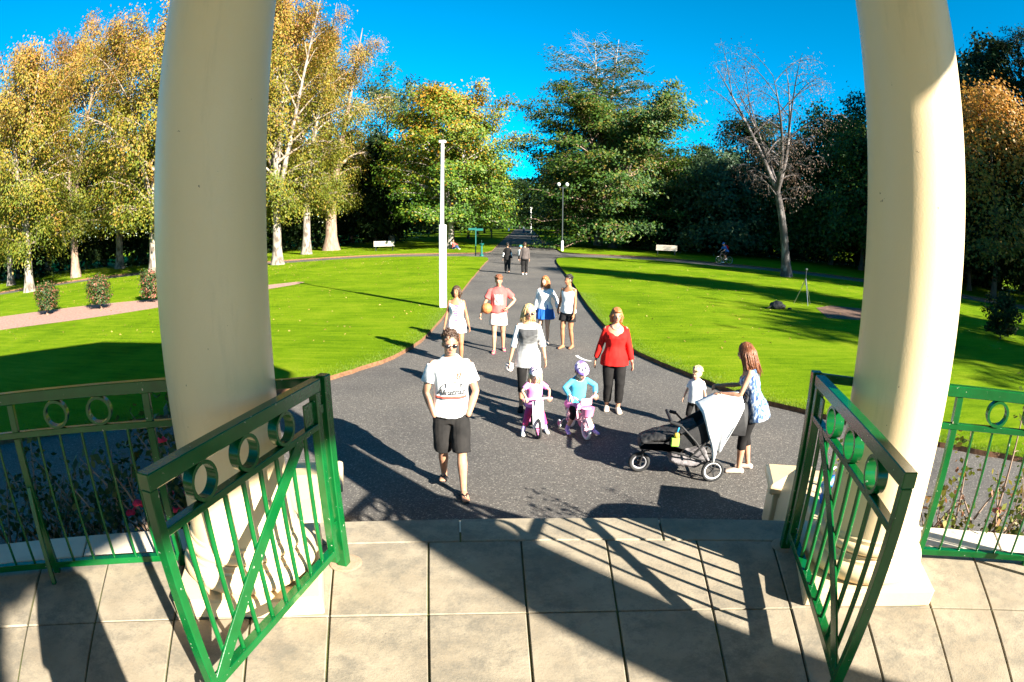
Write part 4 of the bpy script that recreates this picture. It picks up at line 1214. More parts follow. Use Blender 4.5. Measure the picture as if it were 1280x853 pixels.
    def socks(s, m, f0=.86):
        for i in range(2):
            p, r_ = s.legpts(i); p, r_ = s.cut(p, r_, f0, 1.0, 4)
            MB().tube(p, [q + .005 for q in r_], 12).build('sock', m, s.t, smooth=60)
    def flipflops(s, m, ms):
        for i in range(2):
            M = s.footM(i); az = s.P['ank']*s.h; k = s.k
            mb = MB(); out = []
            for q in range(20):
                a = 2*math.pi*q/20; y = -.065*k + .135*k*math.cos(a); w_ = (.040 + .010*math.cos(a))*k*math.sin(a)
                out.append((w_, -y*1 - .13*k, 0))
            V = [M @ Vector((x, y, -az + z)) for z in (.001, .013) for x, y, _ in out]
            F = [tuple(range(19, -1, -1)), tuple(range(20, 40))] + [(q, (q+1) % 20, 20+(q+1) % 20, 20+q) for q in range(20)]
            mb.add(V, F); so = mb.build('flip_flop', m, s.t)
            for sd in (-1, 1):
                MB().tube([M @ Vector((0, -.135*k, -az+.046*k)), M @ Vector((sd*.026*k, -.095*k, -az+.066*k)), M @ Vector((sd*.050*k, -.035*k, -az+.022*k))], .007*k, 6).build('strap', ms, so, smooth=True)
    def sunglasses(s):
        H = s.headM; g = MB(); Hr = H.to_3x3().to_4x4()
        for sd in (-1, 1): g.ell(H @ Vector((sd*.034, -.092, .002)), (.030, .010, .019), 14, 8, Hr)
        g.tube([H @ Vector((-.012, -.100, .008)), H @ Vector((.012, -.100, .008))], .004*s.hs, 6)
        for sd in (-1, 1): g.tube([H @ Vector((sd*.060, -.086, .008)), H @ Vector((sd*.080, -.05, .008)), H @ Vector((sd*.083, .02, .004))], .0035*s.hs, 6)
        g.build('sunglasses', MT['black_gloss'], s.t, smooth=True)
    def hair(s, m, style='short', length=.25, n=240, seed=1, fringe=False, vol=1.0, side=None):
        """hair: a shaped cap plus many separate locks"""
        H = s.headM; Hr = H.to_3x3().to_4x4(); rs = random.Random(seed)
        mb = MB()
        mb.ell(H @ Vector((0, .026, .044)), (.083*vol, .096*vol, .088*vol), 18, 12, Hr)
        mb.ell(H @ Vector((0, .050, .0)), (.078*vol, .070*vol, .085*vol), 16, 10, Hr)
        if fringe: mb.ell(H @ Vector((.01, -.035, .082)), (.066*vol, .055*vol, .036), 14, 8, Hr)
        if style == 'long':
            for sd in (-1, 1):
                mb.tube([H @ Vector((sd*.066, .02, .03)), H @ Vector((sd*.080, .015, -.05)), H @ Vector((sd*.078, .02, -.11)), H @ Vector((sd*.070, .03, -.10 - length*.75))], [.030*s.hs, .034*s.hs, .032*s.hs, .012*s.hs], 10)
            mb.tube([H @ Vector((0, .075, .03)), H @ Vector((0, .088, -.06)), H @ Vector((0, .086, -.12)), H @ Vector((0, .095, -.12 - length*.8))], [(.05*s.hs, .08*s.hs), (.045*s.hs, .085*s.hs), (.04*s.hs, .085*s.hs), (.02*s.hs, .06*s.hs)], 14, up=(0, 1, 0))
        V, N_, F = remesh(mb, s.vox*.8, 3)
        V = folds(V, N_, .009*s.hs, (55, 55, 22 if style == 'long' else 45), seed*3.1)
        ex = MB()
        for q in range(n):
            a = rs.uniform(0, 2*math.pi); el_ = math.asin(rs.uniform(.05, 1))
            # root on the scalp, keep the face free
            d = Vector((math.cos(a)*math.cos(el_), math.sin(a)*math.cos(el_), math.sin(el_)))
            if d.y < -.25 and d.z < .55: continue
            r0_ = Vector((d.x*.082*vol, d.y*.094*vol + .026, d.z*.087*vol + .044))
            ln = (rs.uniform(.6, 1.1)*length) if style == 'long' else rs.uniform(.014, .030)
            pts = [r0_ + d*.001]
            if style == 'long':
                out = Vector((d.x, d.y + .15, 0)); out = out.normalized() if out.length > .1 else Vector((0, 1, 0))
                p1 = r0_ + out*.028 + Vector((0, 0, -.05 - r0_.z*.4))
                if p1.y < -.04: p1.y = -.035
                p2 = Vector((p1.x*1.02 + rs.gauss(0, .008), max(p1.y, -.03) + rs.gauss(0, .008), p1.z - ln*.55)); p3 = Vector((p2.x*.98 + rs.gauss(0, .015), p2.y + rs.gauss(.004, .012), p2.z - ln*.45))
                pts += [p1, p2, p3]; rad = [.006, .008, .007, .002]
            else:
                t_ = Vector((rs.gauss(0, .5), rs.gauss(.2, .5), rs.gauss(.2, .3))); t_ = (t_ - d*t_.dot(d)*.6).normalized()
                pts += [r0_ + (d*.30 + t_*.9)*ln*.5, r0_ + (d*.05 + t_*1.35)*ln]; rad = [.009, .008, .003]
            ex.tube([H @ p for p in pts], [x*s.hs for x in rad], 5)
        return np_build('hair', V, F, m, s.t, ex)
    def helmet(s, m, mvent):
        H = s.headM; Hr = H.to_3x3().to_4x4(); mb = MB(); n = 28; V = []; F = []; m_ = 9
        for i in range(m_ + 1):
            a = math.pi/2*i/m_
            for k in range(n):
                t = 2*math.pi*k/n
                rx, ry = .104, .128
                V.append(H @ Vector((rx*math.cos(a)*math.cos(t), ry*math.cos(a)*math.sin(t) + .012, .105*math.sin(a)**.85 + .045 + .014*math.sin(t)*math.cos(a))))
        for i in range(m_):
            for k in range(n): F.append((i*n+k, i*n+(k+1) % n, (i+1)*n+(k+1) % n, (i+1)*n+k))
        F.append(tuple(range(n-1, -1, -1)))
        mb.add(V, F); o = mb.build('helmet', m, s.t, smooth=60)
        for (t, a) in [(-1.57, .85), (-1.0, .62), (-2.14, .62), (-.45, .6), (-2.7, .6), (-.75, 1.05), (-2.39, 1.05), (.2, .7), (2.9, .7), (1.2, .8), (1.9, .8)]:
            c = Vector((.104*math.cos(a)*math.cos(t), .128*math.cos(a)*math.sin(t) + .012, .105*math.sin(a)**.85 + .046))
            nv = Vector((c.x/.104**2, (c.y-.012)/.128**2, (c.z-.045)/.105**2)).normalized()
            q = nv.to_track_quat('Z', 'Y').to_matrix().to_4x4()
            MB().ell(H @ c, (.008, .019, .005), 10, 6, Hr @ q).build('vent', mvent, o, smooth=True)
        for sd in (-1, 1):
            MB().tube([H @ Vector((sd*.085, -.01, .05)), H @ Vector((sd*.078, -.03, -.06)), H @ Vector((0, -.055, -.118))], .004*s.hs, 6).build('chin_strap', mvent, o, smooth=True)
        return o

def surface_print(o, mb_flat, m, name, parent, origin, offset=.009):
    """lay a flat design (x right, z up) onto the front of a garment, as printing on its cloth"""
    me = o.data; bvh = BVHTree.FromPolygons([v.co.copy() for v in me.vertices], [tuple(p.vertices) for p in me.polygons])
    bm = bmesh.new(); m0 = bpy.data.meshes.new('t'); m0.from_pydata(mb_flat.v, [], mb_flat.f); bm.from_mesh(m0); bpy.data.meshes.remove(m0)
    bmesh.ops.triangulate(bm, faces=bm.faces)
    for _ in range(3):
        long_ = [e for e in bm.edges if e.calc_length() > .016]
        if not long_: break
        bmesh.ops.subdivide_edges(bm, edges=long_, cuts=1); bmesh.ops.triangulate(bm, faces=bm.faces)
    bm.verts.index_update(); mb_flat = MB(); mb_flat.v = [tuple(v.co) for v in bm.verts]; mb_flat.f = [tuple(v.index for v in f.verts) for f in bm.faces]; bm.free()
    V = []
    for x, _, z in mb_flat.v:
        p = Vector((origin[0] + x, -1.0, origin[2] + z)); hit = bvh.ray_cast(p, Vector((0, 1, 0)))
        V.append(hit[0] + Vector((0, -offset, 0)) if hit[0] is not None else Vector((p.x, origin[1], p.z)))
    mb = MB(); mb.v = [tuple(v) for v in V]; mb.f = mb_flat.f
    return mb.build(name, m, parent, weld=False)

def flat_text(txt, size, shear=0.0, bold=0.0):
    c = bpy.data.curves.new('txt', 'FONT'); c.body = txt; c.size = size; c.shear = shear; c.align_x = 'CENTER'; c.resolution_u = 3; c.offset = bold
    o = bpy.data.objects.new('txt', c); COL.objects.link(o)
    dg = bpy.context.evaluated_depsgraph_get(); me = bpy.data.meshes.new_from_object(o.evaluated_get(dg))
    mb = MB(); mb.v = [(v.co.x, 0, v.co.y) for v in me.vertices]; mb.f = [tuple(p.vertices) for p in me.polygons]
    bpy.data.objects.remove(o); bpy.data.curves.remove(c); bpy.data.meshes.remove(me)
    return mb
def flat_strip(pts, w):
    mb = MB(); V = []; F = []
    for i, (x, z) in enumerate(pts):
        a = Vector(pts[min(i+1, len(pts)-1)]) - Vector(pts[max(i-1, 0)]); a.normalize()
        V += [(x - a.y*w/2, 0, z + a.x*w/2), (x + a.y*w/2, 0, z - a.x*w/2)]
    F = [(2*i, 2*i+1, 2*i+3, 2*i+2) for i in range(len(pts)-1)]
    return mb.add(V, F)

# ------------------------------------------------------------------ clothing and skin materials
MT['skin'] = mat('skin', (.37, .185, .112), (.43, .225, .14), 14, .48, .08, 220, spec=.35)
MT['skin_pale'] = mat('fair_skin', (.44, .255, .17), (.49, .295, .205), 14, .48, .08, 220, spec=.35)
MT['skin_tan'] = mat('tanned_skin', (.29, .125, .062), (.34, .155, .082), 14, .46, .08, 220, spec=.35)
MT['eye'] = mat('eye', (.05, .035, .03), rough=.2)
MT['lip'] = mat('lips', (.36, .10, .09), rough=.4)
MT['hair_brown'] = mat('dark_brown_hair', (.030, .016, .010), (.075, .040, .022), 40, .45, .4, 160, stretch=(1, 1, .3))
MT['hair_black'] = mat('black_hair', (.012, .009, .008), (.03, .022, .018), 40, .4, .4, 160, stretch=(1, 1, .3))
MT['hair_auburn'] = mat('auburn_hair', (.12, .040, .018), (.23, .085, .035), 40, .42, .5, 160, stretch=(1, 1, .3))
MT['hair_red'] = mat('ginger_hair', (.25, .085, .028), (.38, .15, .05), 40, .42, .5, 160, stretch=(1, 1, .3))
MT['hair_blonde'] = mat('blonde_hair', (.42, .27, .11), (.58, .41, .20), 40, .42, .5, 160, stretch=(1, 1, .3))
MT['hair_fair'] = mat('pale_blonde_hair', (.52, .37, .19), (.68, .52, .30), 40, .42, .5, 160, stretch=(1, 1, .3))
MT['black_gloss'] = mat('black_plastic', (.008, .008, .009), rough=.12, spec=.6)
MT['white_cloth'] = mat('white_cotton', (.62, .62, .62), (.68, .68, .67), 6, .9, .25, 140, spec=.2)
MT['black_cloth'] = mat('black_cotton', (.006, .0055, .0055), (.012, .011, .011), 8, .9, .4, 120, spec=.2)
MT['charcoal_cloth'] = mat('charcoal_cotton', (.010, .0095, .0095), (.020, .0185, .018), 8, .9, .4, 120, spec=.2)
MT['red_cloth'] = mat('red_jersey', (.42, .008, .006), (.52, .014, .010), 5, .85, .3, 120, spec=.2)
MT['salmon_cloth'] = mat('salmon_cotton', (.44, .075, .07), (.50, .11, .10), 5, .9, .3, 120, spec=.2)
MT['cream_cloth'] = mat('pale_pink_cotton', (.56, .46, .42), (.62, .52, .48), 5, .9, .3, 120, spec=.2)
MT['blue_skirt'] = mat('bright_blue_cotton', (.010, .075, .30), (.016, .11, .40), 6, .85, .3, 120, spec=.2)
MT['pink_cloth'] = mat('pink_cotton', (.58, .16, .42), (.66, .24, .50), 6, .85, .3, 120, spec=.2)
MT['cerise'] = mat('cerise_cotton', (.42, .035, .13), (.50, .06, .20), 6, .85, .3, 120, spec=.2)
MT['aqua'] = mat('aqua_cotton', (.06, .36, .52), (.10, .44, .60), 6, .85, .3, 120, spec=.2)
MT['lilac'] = mat('lilac_cloth', (.30, .22, .55), (.42, .34, .64), 12, .8, .3, 120)
MT['pink_plastic'] = mat('pink_plastic', (.62, .18, .34), rough=.3, spec=.5)
MT['pale_pink'] = mat('pale_pink_paint', (.66, .38, .46), rough=.3, spec=.5)
MT['white_plastic'] = mat('white_plastic', (.66, .66, .66), rough=.3, spec=.5)
MT['grey_plastic'] = mat('grey_plastic', (.25, .25, .27), rough=.4, spec=.5)
MT['rubber'] = mat('black_rubber', (.016, .016, .017), rough=.75)
MT['steel'] = mat('steel', (.5, .5, .52), rough=.3, metal=1.0)
MT['tan_leather'] = mat('pale_leather', (.50, .38, .30), (.58, .46, .38), 10, .6, .2, 80)
MT['ink'] = mat('print_ink_dark', (.045, .045, .05), rough=.9)
MT['ink_red'] = mat('print_ink_red', (.55, .075, .045), rough=.9)
MT['ink_pink'] = mat('print_ink_pink', (.55, .08, .30), (.30, .05, .25), 40, .9)

def pattern_mat(name, stops, scale, stretch=None, detail=6, kind='noise', rough=.88):
    m = bpy.data.materials.new(name); nt, N, L = nodes_of(m)
    out = N.new('ShaderNodeOutputMaterial'); b = N.new('ShaderNodeBsdfPrincipled'); L.new(b.outputs[0], out.inputs[0]); b.inputs['Roughness'].default_value = rough
    b.inputs['Specular IOR Level'].default_value = .2
    tc = N.new('ShaderNodeTexCoord'); mp = N.new('ShaderNodeMapping'); mp.inputs['Scale'].default_value = stretch or (1, 1, 1); L.new(tc.outputs['Object'], mp.inputs[0])
    n = N.new('ShaderNodeTexNoise'); n.inputs['Scale'].default_value = scale; n.inputs['Detail'].default_value = detail; L.new(mp.outputs[0], n.inputs['Vector'])
    r = ramp(N, stops); L.new(n.outputs['Fac'], r.inputs[0]); L.new(r.outputs[0], b.inputs['Base Color'])
    return m
MT['tiedye'] = pattern_mat('blue_white_patterned_cloth', [(.38, (.025, .055, .16)), (.50, (.12, .20, .34)), (.60, (.55, .58, .62))], 34, (1, 1, .45))
MT['helmet_white'] = pattern_mat('white_lilac_helmet', [(.45, (.58, .58, .62)), (.62, (.62, .40, .58))], 9, detail=2, rough=.3)
MT['helmet_lilac'] = pattern_mat('purple_helmet', [(.42, (.16, .10, .42)), (.52, (.42, .34, .66)), (.62, (.62, .58, .70))], 11, detail=1, rough=.3)

def grey_print_mat():
    """white tunic with a dark grey printed panel on chest, fading into streaks below"""
    m = bpy.data.materials.new('tunic_with_grey_print'); nt, N, L = nodes_of(m)
    out = N.new('ShaderNodeOutputMaterial'); b = N.new('ShaderNodeBsdfPrincipled'); L.new(b.outputs[0], out.inputs[0]); b.inputs['Roughness'].default_value = .9
    tc = N.new('ShaderNodeTexCoord'); sp = N.new('ShaderNodeSeparateXYZ'); L.new(tc.outputs['Object'], sp.inputs[0])
    n = N.new('ShaderNodeTexNoise'); n.inputs['Scale'].default_value = 9; n.inputs['Detail'].default_value = 8
    mp = N.new('ShaderNodeMapping'); mp.inputs['Scale'].default_value = (1, .3, 2.4); L.new(tc.outputs['Object'], mp.inputs[0]); L.new(mp.outputs[0], n.inputs['Vector'])
    ms = N.new('ShaderNodeMath'); ms.operation = 'MULTIPLY_ADD'; L.new(n.outputs['Fac'], ms.inputs[0]); ms.inputs[1].default_value = .40; L.new(sp.outputs['Z'], ms.inputs[2])
    r = ramp(N, [(0.0, (.60, .60, .60)), (1.0, (.60, .60, .60))])
    mr = N.new('ShaderNodeMapRange'); mr.inputs['From Min'].default_value = 1.00; mr.inputs['From Max'].default_value = 1.66; L.new(ms.outputs[0], mr.inputs['Value'])
    rr = ramp(N, [(.10, (.34, .34, .34)), (.34, (.24, .24, .24)), (.50, (.12, .12, .12)), (.64, (.042, .042, .044)), (1.0, (.065, .065, .066))]); L.new(mr.outputs[0], rr.inputs[0])
    # panel limits: front only, |x| < .155, z < 1.32
    def cmp(sock, op, v):
        q = N.new('ShaderNodeMath'); q.operation = op; L.new(sock, q.inputs[0]); q.inputs[1].default_value = v; return q.outputs[0]
    ab = N.new('ShaderNodeMath'); ab.operation = 'ABSOLUTE'; L.new(sp.outputs['X'], ab.inputs[0])
    c1 = cmp(ab.outputs[0], 'LESS_THAN', .150); c2 = cmp(sp.outputs['Y'], 'LESS_THAN', -.02); c3 = cmp(sp.outputs['Z'], 'LESS_THAN', 1.315)
    m1 = N.new('ShaderNodeMath'); m1.operation = 'MULTIPLY'; L.new(c1, m1.inputs[0]); L.new(c2, m1.inputs[1])
    m2 = N.new('ShaderNodeMath'); m2.operation = 'MULTIPLY'; L.new(m1.outputs[0], m2.inputs[0]); L.new(c3, m2.inputs[1])
    mx = N.new('ShaderNodeMix'); mx.data_type = 'RGBA'; L.new(m2.outputs[0], mx.inputs['Factor']); mx.inputs['A'].default_value = (.56, .56, .56, 1); L.new(rr.outputs[0], mx.inputs['B'])
    L.new(mx.outputs['Result'], b.inputs['Base Color']); return m
MT['tunic'] = grey_print_mat()
MT['salmon_print'] = pattern_mat('faded_white_print', [(.40, (.56, .36, .34)), (.62, (.48, .10, .09))], 22, (1, 1, .8))

GP = 'people in front of the rotunda'
# 1 man walking towards the steps
p = Person((-.655, 5.99, 0), .12, 1.83, 'man in white printed t-shirt, black shorts and sunglasses, hands in pockets', 'm', MT['skin'], group=GP,
           feet=[(-.10, .20, .03, -.12), (.11, -.20, 0, .12)], feetpitch=(-.28, 0), hands=[(-.185, -.10, .93), (.185, -.10, .93)], poles=[(-1, .55, 0), (1, .55, 0)], head=(.17, 0, .10), voxel=.0095)
p.brow = MT['hair_brown']; p.build_body(hide_hand=(True, True), face=True); p.sunglasses()
p.hair(MT['hair_brown'], 'short', n=330, seed=2, fringe=False, vol=.99)
ts = p.top(MT['white_cloth'], .495, .34, .016, .026, .12, z1=.856, name='t_shirt', sl_inf=.014, sl_flare=.018, amp=.007)
p.bottoms(MT['charcoal_cloth'], .52, .014, .026, .555, 'shorts', .006)
p.flipflops(MT['rubber'], MT['black_gloss'])
surface_print(ts, flat_text('Alcatraz', .090, .30, .0026), MT['ink'], 'shirt_lettering', ts, (.0, -.15, 1.170))
surface_print(ts, flat_strip([(-.165 + .33*i/10, -.022 - .002*math.sin(i)) for i in range(11)], .020), MT['ink_red'], 'shirt_stripe', ts, (.0, -.15, 1.165))
surface_print(ts, flat_strip([(-.165 + .33*i/10, -.038 - .002*math.sin(i)) for i in range(11)], .012), MT['ink'], 'shirt_stripe', ts, (.0, -.15, 1.165))
surface_print(ts, flat_strip([(.02 + .13*math.cos(a*math.pi/14), .06 + .085*math.sin(a*math.pi/14)) for a in range(15)], .008), MT['ink'], 'shirt_arch', ts, (.0, -.15, 1.165))
for dx in (-.05, .11): surface_print(ts, flat_strip([(dx, .085), (dx, .105), (dx, .13)], .014), MT['ink'], 'shirt_tower', ts, (.0, -.15, 1.165))
surface_print(ts, flat_text('??', .085, 0, .004), MT['ink_red'], 'shirt_number', ts, (.088, -.15, 1.345))
# 2 woman in the grey-printed tunic
p = Person((.25, 8.90, 0), .02, 1.69, 'blonde woman in grey-printed white tunic, black leggings and sunglasses', 'f', MT['skin'], group=GP,
           feet=[(-.10, -.06, 0, -.1), (.10, .16, .02, .1)], feetpitch=(0, -.15), hands=[(-.275, -.06, .83), (.27, -.03, .84)], head=(.22, 0, .18), voxel=.010)
p.build_body(); p.sunglasses(); p.hair(MT['hair_blonde'], 'long', .20, 320, 5, vol=1.02)
p.top(MT['tunic'], .415, .66, .016, .034, .28, z1=.83, name='tunic', sl_inf=.012, sl_flare=.006, amp=.005)
p.bottoms(MT['black_cloth'], .70, .006, .004, .56, 'leggings', .001); p.shoes(MT['black_cloth'])
hat = thing('sun_hat', (.25 - .285, 8.90 - .06, 0), 'small pale pink cloth hat held low by the woman in the grey-printed tunic', 'hat')
m_ = MB(); m_.ell((0, 0, .70), (.065, .045, .075), 16, 10); V, N_, F = remesh(m_, .008, 2); np_build('crown', folds(V, N_, .008, (30, 30, 30)), F, MT['cream_cloth'], hat)
m_ = MB(); m_.torus((0, 0, .755), .055, .012, 22, 8); m_.build('brim', MT['cream_cloth'], hat, smooth=True)
# 3 woman in red
p = Person((1.62, 8.84, 0), -.06, 1.66, 'woman in red long-sleeved top and black trousers beside the girl on the pink bicycle', 'f', MT['skin'], group=GP, girth=1.08,
           feet=[(-.085, .05, 0, -.1), (.085, -.06, 0, .1)], hands=[(-.30, .06, .80), (.275, -.05, .80)], head=(.12, 0, .05), voxel=.010)
p.brow = MT['hair_auburn']; p.build_body(); p.hair(MT['hair_red'], 'long', .045, 340, 8, fringe=True, vol=1.0)
p.top(MT['red_cloth'], .455, .94, .018, .040, .55, z1=.825, name='top', sl_inf=.014, sl_flare=.004, amp=.006)
p.bottoms(MT['black_cloth'], .90, .014, .010, .56, 'trousers', .003); p.shoes(MT['tan_leather'])
m_ = MB(); m_.tube([p.U @ Vector((.058*math.cos(a*math.pi/10), -.045 - .055*math.sin(a*math.pi/10), 1.66*.838 - .055*math.sin(a*math.pi/10))) for a in range(11)], .004, 6); m_.build('necklace', MT['tan_leather'], p.t, smooth=True)
# 4 woman pushing the stroller
rzw = R(-112)
p = Person((2.97, 6.32, 0), rzw, 1.66, 'auburn-haired woman in blue patterned top and black leggings pushing the stroller', 'f', MT['skin'], group=GP,
           feet=[(-.09, .02, 0, -.1), (.09, -.10, 0, .08)], hands=[(-.16, -.46, 1.05), (.16, -.44, 1.03)], poles=[(-.5, .4, -1), (.5, .4, -1)], lean=(.27, 0, 0), head=(.06, 0, -.35), voxel=.0095)
p.brow = MT['hair_auburn']; p.build_body(curl=(1.5, 1.5), palm=((0, 0, -1), (0, 0, -1))); p.hair(MT['hair_auburn'], 'long', .30, 380, 11, vol=1.05)
p.top(MT['tiedye'], .43, 0, .016, .040, .45, z1=.80, name='top', strap=True, amp=.006)
p.bottoms(MT['black_cloth'], .68, .006, .006, .56, 'leggings', .001); p.shoes(MT['tan_leather'])
m_ = MB(); m_.torus(p.wr[1], .028, .005, 18, 6, M=(p.wr[1]-p.elb[1]).to_track_quat('Z', 'Y').to_matrix().to_4x4()); m_.build('bracelet', MT['hair_brown'], p.t, smooth=True)
# 5 small boy behind the stroller
p = Person((2.74, 8.0, 0), -.45, .93, 'small fair-haired boy in white t-shirt standing behind the stroller', 'c', MT['skin_pale'], group=GP, hands=[(-.19, -.02, .40), (.19, -.04, .40)], head=(.10, 0, -.35), voxel=.0085)
p.brow = MT['hair_blonde']; p.build_body(); p.hair(MT['hair_fair'], 'short', n=260, seed=14, fringe=True, vol=1.04)
p.top(MT['white_cloth'], .42, .45, .014, .012, .2, z1=.80, name='t_shirt', amp=.004); p.bottoms(MT['black_cloth'], .62, .014, .012, .47, 'trousers', .003); p.shoes(MT['charcoal_cloth'])
# 8 woman in the long white vest
p = Person((-1.15, 11.85, 0), .10, 1.62, 'dark-haired woman in long white vest with pink print beside the white post', 'f', MT['skin_tan'], group=GP,
           feet=[(-.09, .02, 0, -.08), (.09, -.05, 0, .08)], hands=[(-.255, -.02, .76), (.265, -.04, .76)], head=(.08, .05, -.3), voxel=.011)
p.build_body(); p.hair(MT['hair_brown'], 'long', .06, 300, 17, vol=1.05)
v_ = p.top(MT['white_cloth'], .405, 0, .018, .045, .5, z1=.80, name='vest', strap=True, amp=.006); p.shoes(MT['black_cloth'])
m_ = MB()
for i in range(7): m_.add(*(lambda s_: (s_.v, s_.f))(flat_strip([(-.035 + .012*math.sin(i*2.1), .20 - .05*i), (.0, .215 - .05*i), (.04 + .01*math.cos(i), .20 - .05*i + .01*math.sin(i*1.7))], .026)))
surface_print(v_, m_, MT['ink_pink'], 'vest_print', v_, (-.01, -.15, 1.02))
# 9 man with a basketball
p = Person((-.31, 13.0, 0), .03, 1.74, 'man in salmon t-shirt and pale shorts with a basketball under one arm', 'm', MT['skin'], group=GP,
           feet=[(-.10, -.14, 0, -.15), (.11, .14, 0, .15)], hands=[(-.40, -.10, .86), (.21, -.12, 1.02)], poles=[(-1, .35, 0), (1, .5, 0)], head=(.25, 0, 0), voxel=.011)
p.build_body(curl=(.8, 1.0)); p.hair(MT['hair_auburn'], 'short', n=300, seed=21, fringe=True)
v_ = p.top(MT['salmon_cloth'], .515, .37, .016, .026, .12, z1=.856, name='t_shirt', sl_inf=.016, sl_flare=.018, amp=.006); p.bottoms(MT['cream_cloth'], .36, .014, .026, .56, 'shorts', .004)
m_ = flat_strip([(x*.02, 0) for x in range(-5, 6)], .24); surface_print(v_, m_, MT['salmon_print'], 'shirt_print', v_, (0, -.15, 1.20))
p.flipflops(MT['cerise'], MT['cerise'])
ball = thing('basketball', (p.t.matrix_basis @ Vector((-.265, -.10, 1.00))), 'orange basketball tucked under the arm of the man in the salmon shirt', 'ball')
MT['ball'] = mat('orange_ball_rubber', (.52, .15, .045), (.58, .19, .06), 10, .6, .5, 260)
MB().ell((0, 0, 0), (.121,)*3, 32, 20).build('ball_skin', MT['ball'], ball, smooth=True)
for ax in 'XYZ': MB().torus((0, 0, 0), .1205, .0025, 40, 6, ax).build('seam', MT['rubber'], ball, smooth=True)
# 10, 11 couple holding hands
p = Person((.78, 13.85, 0), -.25, 1.64, 'ginger-haired woman in white cardigan and bright blue skirt holding hands', 'f', MT['skin_pale'], group=GP,
           feet=[(-.08, .0, 0, 0), (.08, .02, 0, .1)], hands=[(-.235, -.05, .80), (.34, -.05, .86)], head=(.05, 0, -.35), voxel=.012)
p.brow = MT['hair_auburn']; p.build_body(); p.hair(MT['hair_red'], 'long', .24, 300, 25, fringe=True, vol=1.04)
p.top(MT['white_cloth'], .52, .95, .018, .026, .4, z1=.83, name='cardigan', amp=.006); p.skirt(MT['blue_skirt'], .375, .61, .075)
p.shoes(MT['tan_leather'])
hw = p.t.matrix_basis @ p.wr[1]
p = Person((1.30, 13.36, 0), -.62, 1.72, 'young man in white singlet and black shorts, barefoot, holding hands', 'm', MT['skin_tan'], group=GP, girth=.94,
           feet=[(-.09, -.06, 0, -.1), (.09, .08, 0, .1)], hands=[(-.24, .02, .86), (.20, -.08, .84)], head=(.05, 0, -.35), voxel=.012)
inv = p.t.matrix_basis.inverted(); e_, w_ = ik(p.shp[0], inv @ hw, p.P['ua']*p.h, p.P['fa']*p.h, (-.5, 1, -.2)); p.elb[0], p.wr[0] = e_, w_
p.brow = MT['hair_black']; p.build_body(curl=(1.1, .6)); p.hair(MT['hair_black'], 'short', n=280, seed=29, fringe=False, vol=.99)
p.top(MT['white_cloth'], .49, 0, .016, .028, .4, z1=.81, name='singlet', strap=True, amp=.005); p.bottoms(MT['black_cloth'], .30, .020, .03, .56, 'shorts', .004)
# 12, 13 couple walking away
GW = 'people walking away along the path'
p = Person((-.29, 31.9, 0), math.pi, 1.68, 'person in black top with white sleeves and grey trousers walking away', 'f', MT['skin'], group=GW, feet=[(-.09, .1, .02, 0), (.09, -.12, 0, 0)], voxel=.016)
p.build_body(face=False); p.hair(MT['hair_black'], 'short', n=120, seed=31); p.top(MT['black_cloth'], .50, .94, .018, .012, .3, name='top'); p.bottoms(MT['charcoal_cloth'], .94, .018, .016, .56, 'trousers'); p.shoes(MT['black_cloth'])
for i in range(2):
    q_, r_ = p.armpts(i); q_, r_ = p.cut(q_, r_, .38, .96, 5); MB().tube(q_, [x + .024 for x in r_], 10).build('sleeve', MT['white_cloth'], p.t, smooth=True)
p = Person((.64, 31.2, 0), math.pi + .08, 1.74, 'person in dark grey jacket and black trousers with white shoes walking away', 'm', MT['skin'], group=GW, feet=[(-.10, -.12, 0, 0), (.10, .12, .02, 0)], voxel=.016)
p.build_body(face=False); p.hair(MT['hair_brown'], 'short', n=120, seed=33); MT['brown_cloth'] = mat('dark_brown_cloth', (.055, .043, .04), (.075, .06, .055), 6, .9)
p.top(MT['brown_cloth'], .49, .95, .024, .014, .25, name='jacket'); p.bottoms(MT['black_cloth'], .94, .02, .02, .56, 'trousers'); p.shoes(MT['white_cloth'])

# a bystander added on the floor just outside the frame to cast a shadow
p = Person((-.63, .02, PZ), math.pi, 1.80, 'person in black added on the rotunda floor between the railings to cast a shadow', 'm', MT['skin'], group=None, voxel=.014)
p.build_body(face=False); p.hair(MT['hair_brown'], 'short', n=80, seed=71); p.top(MT['black_cloth'], .49, .9, .016, .02, .3, name='top'); p.bottoms(MT['charcoal_cloth'], .94, .016, .012, .56, 'trousers'); p.shoes(MT['black_cloth'])
# ------------------------------------------------------------------ wheels, bicycles and the stroller
def wheel(parent, c, r, tyre, rim, spokes=8, tw=.018, axle=.06, mspoke=None, name='wheel', hub=.02):
    """wheel in the local y-z plane of its parent (axle along x)"""
    w = MB().torus(c, r - tw, tw, 40, 10, 'X').build(name, tyre, parent, smooth=True)
    MB().torus(c, r - tw*2.1, tw*.62, 40, 8, 'X').build('rim', rim, w, smooth=True)
    for i in range(spokes):
        a = 2*math.pi*i/spokes
        e = Vector(c) + Vector((0, math.cos(a), math.sin(a)))*(r - tw*2.1)
        MB().tube([Vector(c), e], .0035 if spokes > 6 else .009, 6).build('spoke', mspoke or rim, w)
    MB().tube([Vector(c) - Vector((axle/2, 0, 0)), Vector(c) + Vector((axle/2, 0, 0))], hub, 12).build('hub', mspoke or rim, w, smooth=50)
    return w
def bike_frame(parent, segs, m):
    for nm, pts, r_ in segs: MB().tube(pts, r_, 10).build(nm, m, parent, smooth=50)

GB = 'girls riding small bikes'
